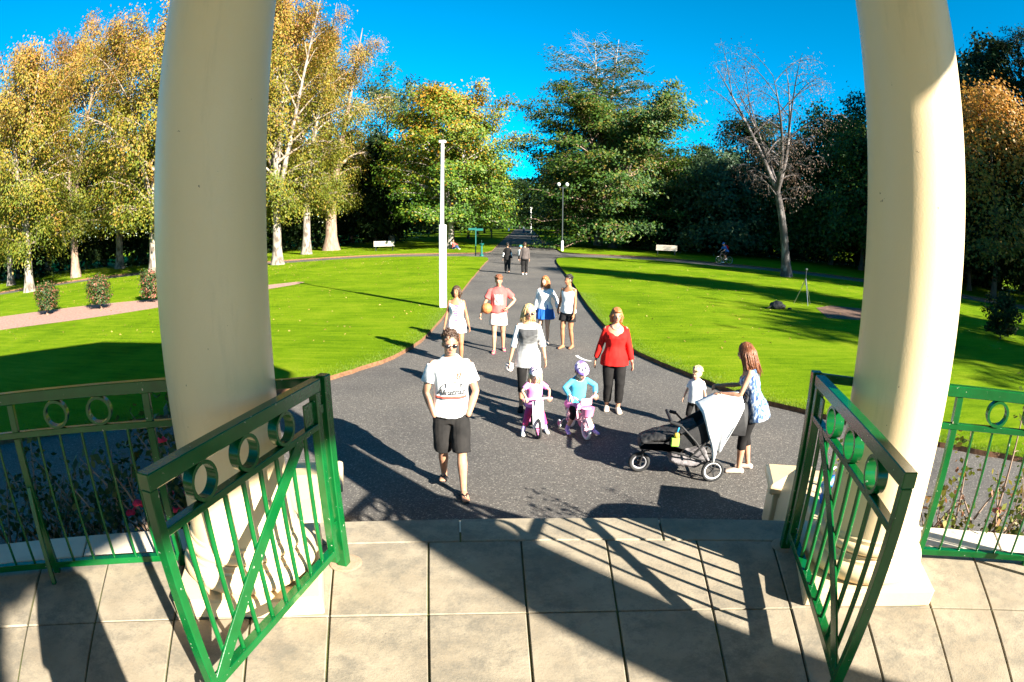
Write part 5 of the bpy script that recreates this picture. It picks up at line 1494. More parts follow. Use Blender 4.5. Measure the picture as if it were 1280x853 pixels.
# --- white balance bike with the girl in pink
b1 = thing('balance_bike', (.40, 7.48, 0), 'white balance bike with pink wheels, ridden by the girl in pink', 'bicycle', None, .18)
wheel(b1, (0, .0 + .12, .145), .145, MT['rubber'], MT['pink_plastic'], 5, .020, .07)
wheel(b1, (0, .68, .145), .145, MT['rubber'], MT['pink_plastic'], 5, .020, .07)
f = MB()
for sx in (-1, 1): f.bar((sx*.034, .12, .145), (sx*.034, .20, .52), .010, .09, (1, 0, 0))
f.build('fork_blades', MT['white_plastic'], b1, bevel=.003)
f = MB(); V = []; prof = [(.175, .33), (.20, .50), (.32, .44), (.50, .36), (.70, .17), (.66, .11), (.45, .25), (.30, .29)]
V = [(sx*.022, y, z) for sx in (-1, 1) for y, z in prof]; n = len(prof)
f.add(V, [tuple(range(n)), tuple(range(2*n-1, n-1, -1))] + [(i, i+n, (i+1) % n + n, (i+1) % n) for i in range(n)]); f.build('frame', MT['white_plastic'], b1, bevel=.004)
MB().box((0, .145, .44), (.085, .015, .20), Matrix.Translation((0, .02, 0))).build('front_plate', MT['white_plastic'], b1, bevel=.004)
MB().tube([(-.19, .22, .55), (-.10, .20, .56), (.10, .20, .56), (.19, .22, .55)], .013, 10).build('handlebar', MT['white_plastic'], b1, smooth=50)
for sx in (-1, 1): MB().tube([(sx*.13, .208, .557), (sx*.205, .222, .548)], .019, 10).build('grip', MT['pink_plastic'], b1, smooth=50)
MB().ell((0, .50, .40), (.07, .12, .035), 16, 8).build('saddle', MT['pink_plastic'], b1, smooth=True)
p = Person((.40, 7.48, 0), .18, .99, 'girl in pink with pale helmet and long fair hair astride the balance bike', 'c', MT['skin_pale'], group=GB,
           hip=(0, .44, -.03), feet=[(-.20, .26, 0, -.15), (.16, .36, 0, .15)], hands=[(-.165, .225, .575), (.165, .225, .575)], poles=[(-1, .5, -.2), (1, .5, -.2)], lean=(.16, 0, 0), head=(-.02, 0, -.1), voxel=.0082)
p.brow = MT['hair_blonde']; p.build_body(curl=(1.5, 1.5), palm=((0, 0, -1), (0, 0, -1))); p.hair(MT['hair_fair'], 'long', .20, 260, 41, vol=.98); p.helmet(MT['helmet_white'], MT['charcoal_cloth'])
p.top(MT['pink_cloth'], .42, .38, .014, .026, .3, z1=.79, name='t_shirt', amp=.005); p.bottoms(MT['cerise'], .80, .016, .012, .48, 'trousers', .004); p.socks(MT['lilac'], .84); p.shoes(MT['white_cloth'])
# --- pink bicycle with stabilisers and the girl in aqua
b2 = thing('child_bicycle', (1.08, 7.42, 0), 'small pink bicycle with stabilisers, ridden by the girl in aqua', 'bicycle', None, .30)
wheel(b2, (0, .14, .15), .15, MT['white_plastic'], MT['pale_pink'], 12, .020, .08)
wheel(b2, (0, .70, .15), .15, MT['white_plastic'], MT['pale_pink'], 12, .020, .08)
bike_frame(b2, [('fork', [(-.042, .14, .15), (-.042, .19, .32), (0, .205, .40), (.042, .19, .32), (.042, .14, .15)], .011), ('head_tube', [(0, .20, .36), (0, .235, .50)], .018), ('down_tube', [(0, .215, .42), (0, .34, .26), (0, .44, .185)], .017),
                ('seat_tube', [(0, .44, .185), (0, .53, .40)], .015), ('chain_stay', [(-.04, .70, .15), (0, .44, .185), (.04, .70, .15)], .010), ('seat_stay', [(-.04, .70, .15), (0, .51, .34), (.04, .70, .15)], .009),
                ('handlebar', [(-.20, .30, .575), (-.13, .25, .585), (-.04, .24, .51), (.04, .24, .51), (.13, .25, .585), (.20, .30, .575)], .011)], MT['pale_pink'])
MB().ell((0, .56, .415), (.075, .11, .032), 16, 8).build('saddle', MT['pink_plastic'], b2, smooth=True)
MB().box((0, .185, .535), (.17, .05, .10)).build('handlebar_pad', MT['pale_pink'], b2, bevel=.015)
m_ = MB(); m_.lathe([(.075, .36), (.095, .47), (.098, .475)], 24, (0, .12, 0)); m_.build('basket', MT['pink_plastic'], b2, smooth=50)
for sx in (-1, 1):
    MB().tube([(sx*.14, .255, .587), (sx*.205, .303, .575)], .017, 10).build('grip', MT['pink_plastic'], b2, smooth=50)
    wheel(b2, (sx*.17, .72, .06), .058, MT['white_plastic'], MT['pink_plastic'], 5, .012, .05, name='stabiliser')
    MB().tube([(sx*.045, .70, .15), (sx*.12, .71, .11), (sx*.15, .72, .06)], .007, 8).build('stabiliser_arm', MT['steel'], b2, smooth=True)
    MB().box((sx*.11, .44 - sx*.07, .185 + sx*.0), (.08, .055, .02)).build('pedal', MT['pink_plastic'], b2, bevel=.004)
    MB().tube([(sx*.05, .44, .185), (sx*.06, .44 - sx*.07, .185)], .008, 8).build('crank', MT['steel'], b2)
MB().lathe([(.10, -.012), (.10, .012)], 26, M=Matrix.Translation((.05, .44, .185)) @ Matrix.Rotation(R(90), 4, 'Y')).build('chain_guard', MT['pink_plastic'], b2, smooth=40)
for end in ((0, .14, .15), (0, .70, .15)):
    pts = [(end[0], end[1] + .175*math.cos(a), end[2] + .175*math.sin(a)) for a in [R(20 + 14*q) for q in range(11)]]
    MB().tube(pts, [(.006, .03)]*11, 8, up=(0, 0, 1)).build('mudguard', MT['pale_pink'], b2, smooth=50)
p = Person((1.08, 7.42, 0), .30, 1.10, 'girl in aqua long-sleeved top, pink skirt and purple helmet on the pink bicycle', 'c', MT['skin_pale'], group=GB,
           hip=(0, .53, -.055), feet=[(-.17, .42, .03, -.1), (.19, .24, 0, .25)], hands=[(-.19, .30, .605), (.19, .30, .605)], poles=[(-1, .4, .1), (1, .4, .1)], lean=(.22, 0, 0), head=(.22, 0, .15), voxel=.0085)
p.brow = MT['hair_brown']; p.build_body(curl=(1.5, 1.5), palm=((0, 0, -1), (0, 0, -1))); p.hair(MT['hair_brown'], 'short', .1, 120, 43, vol=.96); p.helmet(MT['helmet_lilac'], MT['black_cloth'])
p.top(MT['aqua'], .47, .92, .014, .012, .35, z1=.79, name='top', amp=.005); p.skirt(MT['pink_cloth'], .40, .50, .05, amp=.010); p.bottoms(MT['black_cloth'], .62, .008, .004, .46, 'leggings', .002); p.socks(MT['lilac'], .86); p.shoes(MT['lilac'])

# --- three-wheeled stroller with a white cloth over its hood (built pointing along -Y of its own frame)
SR = math.atan2(1.57 - 2.46, 6.39 - 6.33)      # heading of the front wheel seen from the rear axle
st = thing('stroller', (2.44, 6.34, 0), 'black three-wheeled stroller with a white cloth over its hood', 'stroller', None, 0)
fwd = Vector((1.57 - 2.44, 6.44 - 6.34, 0)).normalized(); st.rotation_euler = (0, 0, math.atan2(fwd.x, -fwd.y))
MT['stroller_black'] = mat('black_nylon', (.012, .012, .013), (.022, .021, .022), 12, .7, .3, 90)
MT['stroller_grey'] = mat('grey_nylon', (.13, .12, .125), (.18, .165, .17), 12, .8, .4, 90)
k = st
for sx in (-1, 1): wheel(k, (sx*.27, 0, .145), .145, MT['rubber'], MT['white_plastic'], 5, .020, .05, MT['rubber'], 'rear_wheel', .022)
fy = -.88
wheel(k, (0, fy, .135), .135, MT['rubber'], MT['grey_plastic'], 5, .024, .09, MT['rubber'], 'front_wheel', .024)
for sx in (-1, 1):
    MB().tube([(sx*.05, fy, .135), (sx*.055, fy + .04, .30), (sx*.10, fy + .16, .36), (sx*.22, -.42, .34), (sx*.25, -.05, .25), (sx*.25, 0, .145)], .013, 10).build('lower_frame', MT['stroller_black'], k, smooth=50)
    MB().tube([(sx*.25, -.30, .30), (sx*.25, -.02, .62), (sx*.24, .22, .92), (sx*.23, .32, 1.00)], .014, 10).build('handle_tube', MT['stroller_black'], k, smooth=50)
    MB().tube([(sx*.25, .0, .145), (sx*.25, -.24, .50), (sx*.245, -.44, .70)], .012, 10).build('side_strut', MT['stroller_black'], k, smooth=50)
MB().tube([(-.23, .32, 1.0), (-.15, .36, 1.035), (.15, .36, 1.035), (.23, .32, 1.0)], .017, 10).build('handlebar', MT['rubber'], k, smooth=50)
MB().tube([(-.245, -.44, .70), (-.22, -.56, .735), (.22, -.56, .735), (.245, -.44, .70)], .022, 12).build('bumper_bar', MT['rubber'], k, smooth=50)
MB().tube([(-.25, 0, .145), (.25, 0, .145)], .012, 10).build('rear_axle', MT['stroller_black'], k)
# reclined seat tub
m_ = MB(); prof = [(-.92, .40), (-.86, .45), (-.62, .47), (-.40, .42), (-.12, .50), (.20, .86), (.16, .90), (-.16, .60), (-.42, .33), (-.64, .36), (-.90, .36)]
n = len(prof); V = [(sx*(.20 if y > -.7 else .15), y, z) for sx in (-1, 1) for y, z in prof]
m_.add(V, [tuple(range(n)), tuple(range(2*n-1, n-1, -1))] + [(i, i+n, (i+1) % n + n, (i+1) % n) for i in range(n)]); m_.build('seat', MT['stroller_black'], k, bevel=.012, smooth=40)
for sx in (-1, 1):
    m_ = MB(); pr = [(-.62, .47), (-.40, .60), (-.10, .78), (.20, .90), (.20, .84), (-.12, .48), (-.40, .40)]; n = len(pr)
    V = [(sx*q, y, z) for q in (.205, .225) for y, z in pr]; m_.add(V, [tuple(range(n)), tuple(range(2*n-1, n-1, -1))] + [(i, i+n, (i+1) % n + n, (i+1) % n) for i in range(n)]); m_.build('side_panel', MT['stroller_black'], k, bevel=.006)
# hood: ribbed half shell
m_ = MB(); V = []; F = []; nu, nv = 9, 17
for u in range(nu):
    a = R(8 + 97*u/(nu-1))
    for v in range(nv):
        t = math.pi*v/(nv-1)
        rr = .33 + (.012 if u % 2 else 0)
        V.append((.245*math.cos(t), .13 - rr*math.sin(a)*math.sin(t)**.6*1.25 + .05, .66 + rr*math.cos(a)*math.sin(t)**.6*1.12 + .0))
for u in range(nu-1):
    for v in range(nv-1): F.append((u*nv+v, u*nv+v+1, (u+1)*nv+v+1, (u+1)*nv+v))
m_.add(V, F, Matrix.Translation((0, .05, -.02)) @ Matrix.Rotation(R(-12), 4, 'X')); hd = m_.build('hood', MT['stroller_black'], k, smooth=True)
so = hd.modifiers.new('thickness', 'SOLIDIFY'); so.thickness = .012
# foot muff, basket underneath
m_ = MB(); m_.tube([(0, -.90, .44), (0, -.72, .50), (0, -.45, .55), (0, -.22, .64)], [(.045, .15), (.06, .19), (.075, .20), (.06, .19)], 16, up=(0, 0, 1)); V, N_, F = remesh(m_, .014, 3); np_build('foot_muff', folds(V, N_, .012, (14, 14, 14)), F, MT['stroller_black'], k)
m_ = MB(); m_.tube([(0, -.52, .24), (0, -.40, .215), (0, -.20, .20), (0, -.04, .26)], [(.05, .19), (.085, .22), (.09, .22), (.06, .20)], 16, up=(0, 0, 1)); V, N_, F = remesh(m_, .014, 3); np_build('basket', folds(V, N_, .016, (13, 13, 13), 4), F, MT['stroller_grey'], k)
# white muslin over the hood, hanging down the side towards the camera
def cloth(name, grid, m, parent, amp=.01, seed=2.0):
    nu, nv = len(grid), len(grid[0]); V = [Vector(p_) for r_ in grid for p_ in r_]
    for i, q in enumerate(V):
        d_ = mnoise.noise((q.x*9 + seed, q.y*9, q.z*5))*amp; V[i] = q + Vector((d_, d_*.5, d_*.3))
    F = [(i*nv+j, i*nv+j+1, (i+1)*nv+j+1, (i+1)*nv+j) for i in range(nu-1) for j in range(nv-1)]
    mb = MB(); mb.add(V, F); o = mb.build(name, m, parent, smooth=True)
    s_ = o.modifiers.new('thickness', 'SOLIDIFY'); s_.thickness = .004
    return o
MC = thing('white_cloth', (0, 0, 0), 'white muslin cloth hanging over the stroller hood', 'cloth'); MC.location = st.location; MC.rotation_euler = st.rotation_euler
nearside = 1 if (Matrix.Rotation(st.rotation_euler[2], 3, 'Z') @ Vector((1, 0, 0))).y < 0 else -1
grid = []
for i in range(19):                                      # across: from inside the hood top over the near side and down
    u = i/18; row = []
    for j in range(15):                                  # along: rear to front
        v = j/14
        y = .30 - .56*v*(1 - .30*u)
        if u < .35:
            t = u/.35; x = nearside*(-.06 + .325*t); z = 1.055 - .075*t*t - .05*v*(1-t*.3) - .22*max(0, v-.55)
        else:
            t = (u-.35)/.65; x = nearside*(.272 + .045*t + .012*math.sin(v*14 + u*3)); z = .975 - .055*v - .18*max(0, v-.55) - t*(.60 + .05*math.sin(v*9) - .20*abs(v-.62)) 
            y = y*(1-t**1.3) + (.02 - .10*(v-.5))*t**1.3
        row.append((x, y, z))
    grid.append(row)
cloth('muslin', grid, MT['white_cloth'], MC, .016)
toy = thing('hanging_toy', (0, 0, 0), 'small green and yellow toy hanging from the stroller bumper bar', 'toy'); toy.location = st.location; toy.rotation_euler = st.rotation_euler
MT['toy_green'] = mat('lime_plush', (.30, .55, .06), rough=.8); MT['toy_yellow'] = mat('yellow_plush', (.62, .40, .04), rough=.8); MT['toy_blue'] = mat('blue_plastic', (.02, .28, .55), rough=.4)
MB().box((nearside*.235, -.50, .50), (.03, .10, .12)).build('body', MT['toy_green'], toy, bevel=.012)
MB().ell((nearside*.24, -.49, .585), (.035, .035, .035), 12, 8).build('head', MT['toy_yellow'], toy, smooth=True)
MB().tube([(nearside*.235, -.46, .705), (nearside*.25, -.48, .66), (nearside*.24, -.49, .61)], .010, 8).build('strap', MT['toy_blue'], toy, smooth=True)
doll = thing('pink_toy', (0, 0, 0), 'pink soft toy tucked at the back of the stroller', 'toy'); doll.location = st.location; doll.rotation_euler = st.rotation_euler
m_ = MB(); m_.ell((nearside*.265, .10, .70), (.022, .028, .045), 12, 8); m_.ell((nearside*.27, .11, .755), (.022, .022, .024), 12, 8); V, N_, F = remesh(m_, .008, 2); np_build('plush', V, F, MT['pink_cloth'], doll)
# ------------------------------------------------------------------ park furniture and small things
MT['white_paint'] = mat('white_paint', (.66, .65, .62), (.60, .585, .55), 5, .5, .1, 60)
MT['old_wood'] = mat('silvered_timber', (.42, .36, .29), (.52, .46, .38), 10, .85, .4, 40, stretch=(.2, 1, 1))
MT['dark_metal'] = mat('dark_painted_metal', (.02, .028, .03), rough=.5)
MT['teal_metal'] = mat('teal_painted_metal', (.006, .085, .075), (.010, .11, .095), 8, .45)
MT['globe'] = mat('opal_lamp_globe', (.66, .66, .64), rough=.25)
MT['concrete_grey'] = mat('grey_concrete', (.30, .28, .25), (.38, .35, .31), 9, .9, .4, 50)

# white post with a thicker boxed lower half
b = on_ground(554, 384.5)
wp = thing('white_post', b, 'tall slim white post with a thicker lower half, standing on the left lawn', 'post')
MB().box((0, 0, 1.36), (.225, .20, 2.72)).build('lower_box', MT['white_paint'], wp, bevel=.012)
MB().tube([(-.03, 0, 2.72), (-.03, 0, 5.42)], [.068, .056], 16).build('upper_pole', MT['white_paint'], wp, smooth=50)
MB().box((-.03, 0, 5.47), (.24, .16, .09)).build('cap', MT['white_paint'], wp, bevel=.02)
MB().box((0, -.102, 1.1), (.12, .008, .30)).build('access_hatch', MT['white_paint'], wp, bevel=.002)

# double globe lamp
b = on_ground(698.5, 315, 0.0); b.z = LZ; b.x += .3
lp = thing('street_lamp', b, 'tall dark lamp post with two white globes beside the beech', 'lamp')
MB().tube([(0, 0, 0), (0, 0, .9), (0, 0, .92), (0, 0, 6.0)], [.11, .10, .07, .05], 14).build('pole', MT['dark_metal'], lp, smooth=40)
MB().tube([(0, 0, 0), (0, 0, .95)], .125, 14).build('white_base', MT['white_paint'], lp, smooth=40)
MB().tube([(-.38, 0, 6.0), (-.3, 0, 5.9), (0, 0, 5.85), (.3, 0, 5.9), (.38, 0, 6.0)], .03, 10).build('arm', MT['dark_metal'], lp, smooth=True)
for sx in (-1, 1): MB().ell((sx*.38, 0, 6.2), (.17, .17, .18), 20, 14).build('globe', MT['globe'], lp, smooth=True)
b = Vector((3.6, 118, LZ)); fp = thing('white_post', b, 'distant thin white post at the far end of the path', 'post')
MB().tube([(0, 0, 0), (0, 0, 5.0)], [.16, .12], 12).build('pole', MT['white_paint'], fp, smooth=40); MB().ell((0, 0, 5.15), (.25, .25, .2), 12, 8).build('lantern', MT['globe'], fp, smooth=True)
for x, y, nm in ((-3.2, 88, 'beside the path among the left avenue trees'), (6.4, 84, 'beside the path among the avenue trees beyond the lamp')):
    fp = thing('bollard', (x, y, LZ), 'small dark bollard ' + nm, 'bollard', 'dark bollards along the avenue'); MB().lathe([(.10, 0), (.10, .9), (.07, 1.0), (.02, 1.05)], 14).build('bollard_post', MT['dark_metal'], fp, smooth=40)

def bench(loc, rz, label):
    t = thing('bench', loc, label, 'bench', 'park benches facing away', rz)
    for i in range(4): MB().box((0, .30 - .012*i + .0, .52 + .13*i), (1.95, .032, .105), Matrix.Rotation(R(-8), 4, 'X')).build('back_slat', MT['old_wood'], t, bevel=.006)
    for i in range(4): MB().box((0, -.20 + .12*i, .44), (1.95, .10, .035)).build('seat_slat', MT['old_wood'], t, bevel=.006)
    for sx in (-.8, .8):
        MB().bar((sx, .22, 0), (sx, .36, .98), .06, .05, (1, 0, 0)).build('leg', MT['dark_metal'], t, bevel=.004)
        MB().bar((sx, -.22, 0), (sx, -.20, .42), .06, .05, (1, 0, 0)).build('leg', MT['dark_metal'], t, bevel=.004)
        MB().box((sx, 0, .40), (.05, .52, .04)).build('seat_bearer', MT['dark_metal'], t, bevel=.003)
bench(on_ground(480.5, 313.5), math.pi + .1, 'pale wooden bench on the lawn beneath the birches, near the forked trunk')
bench(on_ground(832.5, 319), math.pi - .15, 'weathered wooden bench in front of the dark trees beside the beech')

# teal direction sign and drinking fountain by the cross path
b = on_ground(594.5, 320); sg = thing('direction_sign', b, 'teal direction sign with two fingers beside the cross path', 'sign')
MB().tube([(0, 0, 0), (0, 0, 2.25)], .045, 12).build('pole', MT['teal_metal'], sg, smooth=40)
MB().box((-.30, 0, 2.10), (.55, .04, .17)).build('finger', MT['teal_metal'], sg, bevel=.008); MB().box((.30, .03, 2.06), (.55, .04, .17)).build('finger', MT['teal_metal'], sg, bevel=.008)
b = on_ground(602, 320.5); df = thing('drinking_fountain', b, 'small teal drinking fountain beside the direction sign', 'fountain')
MB().lathe([(.16, 0), (.16, .10), (.08, .16), (.07, .80), (.17, .92), (.20, 1.0), (.16, 1.0), (.05, .95)], 20).build('pedestal', MT['teal_metal'], df, smooth=40)
MB().tube([(0, .05, .95), (0, .05, 1.2), (0, -.05, 1.24)], .02, 8).build('spout', MT['steel'], df, smooth=True)

# camera tripod, bag and its small item on the right lawn
b = on_ground(1005, 381); tp = thing('tripod', b, 'thin grey camera tripod standing on the right lawn', 'tripod')
for a in (0.4, 2.5, 4.6):
    e = Vector((math.cos(a)*.44, math.sin(a)*.44, 0)); MB().tube([Vector((0, 0, 1.06)), e*.5 + Vector((0, 0, .53)), e], [.020, .016, .012], 8).build('leg', MT['steel'], tp, smooth=40)
MB().tube([(0, 0, .8), (0, 0, 1.42)], .016, 8).build('centre_column', MT['dark_metal'], tp, smooth=40)
MB().box((0, 0, 1.45), (.10, .10, .07)).build('head', MT['dark_metal'], tp, bevel=.01)
b = on_ground(971, 386.5); bgm = MB(); bgm.ell((0, 0, .14), (.30, .20, .17), 18, 12); bgm.ell((.22, .02, .10), (.16, .16, .11), 14, 10)
bag = thing('backpack', b, 'black backpack lying on the right lawn near the tripod', 'bag')
V, N_, F = remesh(bgm, .025, 2); V[:, 2] = np.maximum(V[:, 2], .0); np_build('pack', folds(V, N_, .03, (7, 7, 7)), F, MT['stroller_black'], bag)
MB().tube([(-.28, -.05, .12), (-.42, -.1, .05), (-.5, -.02, .02), (-.38, .04, .02)], .02, 8).build('strap', MT['stroller_black'], bag, smooth=True)
b = on_ground(987, 387); lc = thing('lens_cap', b, 'small black pouch on the grass beside the backpack', 'pouch'); MB().ell((0, 0, .03), (.09, .06, .04), 12, 8).build('pouch_body', MT['stroller_black'], lc, smooth=True)

# pale painted curve on the asphalt
mk = MB(); pts = [(1.44, 12.62), (1.47, 12.45), (1.53, 12.28), (1.62, 12.14), (1.70, 12.08)]; V = []; F = []
for i, (x, y) in enumerate(pts): V += [(x - .035, y - .022, .004), (x + .035, y + .022, .004)]
mk.add(V, [(2*i, 2*i+1, 2*i+3, 2*i+2) for i in range(4)]); tag(mk.build('road_marking', MT['white_paint']), kind='structure')

# seated person at the foot of the maple, cyclist on the cross path, child ahead of the walkers
b = on_ground(567, 311.5)
p = Person(b, .9, 1.65, 'person in pink top and blue jeans sitting on the grass by the grey maple trunk', 'f', MT['skin'], group=None, hip=(0, 0, -.75), feet=[(-.1, -.75, 0, 0), (.12, -.62, 0, 0)], hands=[(-.2, -.40, .42), (.2, -.40, .42)], voxel=.02, lean=(-.1, 0, 0), kpoles=[(0, -.2, 1), (0, -.2, 1)])
p.build_body(face=False); p.hair(MT['hair_brown'], 'short', n=60, seed=51); MT['denim'] = mat('blue_denim', (.03, .07, .18), rough=.9)
p.top(MT['salmon_cloth'], .52, .9, .016, .01, .3, name='top'); p.bottoms(MT['denim'], .93, .014, .01, .55, 'jeans'); p.shoes(MT['white_cloth'])
b = on_ground(905, 331, 0.0); b.z = 0
cb = thing('bicycle', b, 'bicycle ridden along the shaded cross path', 'bicycle', None, R(-90) + .25)
for yy in (-.52, .52): wheel(cb, (0, yy, .345), .345, MT['rubber'], MT['steel'], 14, .020, .1, MT['steel'])
bike_frame(cb, [('fork', [(0, -.52, .345), (0, -.42, .70)], .018), ('head_tube', [(0, -.42, .66), (0, -.38, .90)], .022), ('down_tube', [(0, -.42, .68), (0, .08, .30)], .024), ('top_tube', [(0, -.40, .84), (0, .22, .80)], .02), ('seat_tube', [(0, .08, .30), (0, .26, .95)], .02),
                ('chain_stay', [(0, .08, .30), (0, .52, .345)], .014), ('seat_stay', [(0, .52, .345), (0, .22, .80)], .014), ('handlebar', [(-.28, -.40, 1.0), (0, -.42, .98), (.28, -.40, 1.0)], .016)], MT['dark_metal'])
MB().ell((0, .28, .97), (.07, .13, .04), 12, 8).build('saddle', MT['rubber'], cb, smooth=True)
p = Person(b, R(-90) + .25, 1.75, 'cyclist in blue top with red backpack riding along the cross path', 'm', MT['skin'], group=None, hip=(0, .26, .10), feet=[(-.12, .02, .14, 0), (.12, .14, .40, 0)], hands=[(-.26, -.38, 1.04), (.26, -.38, 1.04)], lean=(.62, 0, 0), head=(-.35, 0, 0), voxel=.018)
p.build_body(face=False); MT['blue_cloth'] = mat('blue_cotton', (.03, .14, .42), rough=.9); p.helmet(MT['blue_cloth'], MT['black_cloth'])
p.top(MT['blue_cloth'], .52, .4, .016, .01, .3, name='top'); p.bottoms(MT['black_cloth'], .5, .014, .01, .55, 'shorts'); p.shoes(MT['white_cloth'])
m_ = MB(); m_.ell(p.U @ Vector((0, .19, 1.24)), (.15, .10, .22), 14, 10, p.U.to_3x3().to_4x4()); m_.build('backpack', MT['red_cloth'], p.t, smooth=True)
b = on_ground(650.5, 331, 0.0)
kb = thing('child_bicycle', b, 'small dark child bicycle ahead of the couple walking away', 'bicycle', None, math.pi)
for yy in (-.34, .34): wheel(kb, (0, yy, .2), .2, MT['rubber'], MT['steel'], 10, .018, .08)
bike_frame(kb, [('fork', [(0, -.34, .2), (0, -.26, .5)], .014), ('down_tube', [(0, -.28, .42), (0, .05, .2)], .018), ('seat_tube', [(0, .05, .2), (0, .14, .55)], .016), ('chain_stay', [(0, .05, .2), (0, .34, .2)], .012), ('handlebar', [(-.22, -.24, .68), (0, -.26, .62), (.22, -.24, .68)], .013)], MT['teal_metal'])
MB().ell((0, .15, .56), (.06, .10, .03), 12, 8).build('saddle', MT['rubber'], kb, smooth=True)
p = Person(b, math.pi, 1.22, 'child with aqua helmet cycling ahead of the couple walking away', 'c', MT['skin'], group=None, hip=(0, .13, .03), feet=[(-.12, .0, .05, 0), (.12, .08, .25, 0)], hands=[(-.2, -.22, .72), (.2, -.22, .72)], lean=(.2, 0, 0), voxel=.017)
p.build_body(face=False); p.helmet(MT['aqua'], MT['black_cloth']); p.top(MT['white_cloth'], .46, .92, .014, .01, .3, z1=.79, name='top'); p.bottoms(MT['black_cloth'], .9, .014, .01, .47, 'trousers'); p.shoes(MT['white_cloth'])

# two far-off walkers at the end of the avenue
for i, (x, y, cm) in enumerate([(2.2, 118, 'white_cloth'), (-1.0, 140, 'red_cloth')]):
    p = Person((x, y, 0), .2, 1.7, ['far-off pedestrian in white at the end of the avenue', 'far-off pedestrian in red at the end of the avenue'][i], 'm', MT['skin'], group='far-off pedestrians', voxel=.03)
    p.build_body(face=False); p.hair(MT['hair_brown'], 'short', n=20, seed=60+i); p.top(MT[cm], .5, .9, .02, .01, name='top'); p.bottoms(MT['denim'], .93, .02, .01, .56, 'trousers')

# blue and white bag on the stair wall
a = 18.3; b = Vector((*ringpt(6.72, a), PZ)); bb = thing('carrier_bag', b, 'blue and white bag on the stair wall behind the backlit gate leaf', 'bag')
m_ = MB(); m_.ell((0, 0, .12), (.10, .08, .13), 16, 12); V, N_, F = remesh(m_, .014, 2); V[:, 2] = np.maximum(V[:, 2], 0)
MT['bag_blue'] = pattern_mat('blue_white_plastic', [(.42, (.02, .13, .50)), (.55, (.04, .20, .58)), (.60, (.62, .63, .66))], 9, rough=.4)
np_build('bag_body', folds(V, N_, .03, (14, 14, 14)), F, MT['bag_blue'], bb)
for sx in (-1, 1): MB().tube([(sx*.05, 0, .22), (sx*.045, .0, .29), (sx*.0, .02, .31)], .008, 6).build('handle', MT['white_plastic'], bb, smooth=True)

# ------------------------------------------------------------------ rose bushes round the rotunda
MT['petal_red'] = mat('red_petals', (.55, .008, .035), (.62, .02, .07), 20, .6)
MT['petal_pink'] = mat('pink_petals', (.58, .10, .14), (.62, .16, .18), 20, .6)
MT['lf_rose_pale'] = leaf_material('yellowing_rose_leaf', [(0, (.06, .10, .015)), (.5, (.14, .17, .02)), (.8, (.28, .22, .04)), (1, (.30, .12, .06))])
def rose(ang, rad, h, w, nl, nf, mp, label, seed, group, dens=1.0, ml='lf_rose'):
    b = (*ringpt(rad, ang), .0); rs = np.random.RandomState(seed)
    t = make_tree('rose_bush', b, h, label, 'rose bush', group, seed=seed, env=bell(w, .6, .6), z0=.14, leaders=4, spread=.13, split=.06, nprim=int(30*dens), nsec=4, elev=(66, 42), droop=.06, leaves=nl, lsize=(.062, .040), sig=(.06, .06), mleaf=ml, mbark='bk_brown', r0=.008, flare=1.0)
    for i in range(nf):
        a = rs.uniform(0, 6.28); q = w*rs.uniform(.2, 1.0); z = h*rs.uniform(.55, 1.02); c = Vector((q*math.cos(a), q*math.sin(a), z)); m_ = MB()
        for k_ in range(7):
            aa = k_*2.4; tl = .35 + .12*k_; M = Matrix.Translation(c) @ Matrix.Rotation(aa, 4, 'Z') @ Matrix.Translation((.021 - .002*k_, 0, 0)) @ Matrix.Rotation(tl, 4, 'Y')
            m_.ell((0, 0, 0), (.032 - .0013*k_, .032, .010), 8, 5, M)
        m_.build('flower', mp, t, smooth=True)
GR = 'rose bushes round the rotunda'
for i, (ang, rad, h, w) in enumerate([(-21.0, 6.80, 1.65, .36), (-24.5, 6.95, 1.25, .40), (-29.0, 6.9, .95, .42), (-33.5, 7.0, 1.0, .42), (-38, 6.9, .9, .42), (-43, 7.0, .95, .42)]):
    rose(ang, rad, h, w, [1100, 900, 800, 700, 600, 600][i], [20, 12, 5, 4, 3, 3][i], MT['petal_red'], ['red-flowered rose bush hugging the shaded column behind the railing', 'tall red-flowered rose bush behind the shaded railing, second from its column', 'leafy rose bush with few red flowers behind the shaded railing, third from its column', 'leafy rose bush with few red flowers behind the shaded railing, fourth from its column', 'sparse rose bush behind the shaded railing, fifth from its column', 'last rose bush behind the shaded railing'][i], 300+i, GR)
for i, (ang, rad, h, w) in enumerate([(21.2, 6.72, 1.30, .20), (25.0, 6.75, .72, .34), (28.0, 6.78, .66, .36), (31.0, 6.75, 1.12, .24), (34.0, 6.78, .74, .36), (39, 6.8, .8, .36)]):
    rose(ang, rad, h, w, [420, 650, 650, 380, 650, 600][i], [0, 1, 1, 2, 2, 2][i], MT['petal_pink'], ['thin leafy rose stem beside the half-lit column', 'low straggly rose bush behind the sunlit railing, second from its column', 'low straggly rose bush behind the sunlit railing, third from its column', 'tall thin rose with yellowing leaves behind the sunlit railing', 'low rose bush with pink flowers behind the sunlit railing', 'rose bush at the far end of the sunlit railing'][i], 320+i, GR, .7, 'lf_rose_pale')
# soil strip under the roses
for a0, a1 in ((-170, -20.5), (23.5, 175)):
    o = arc_prism(6.40, 7.45, a0, a1, -.01, .012).build('rose_bed', MT['dark_soil']); tag(o, kind='structure')

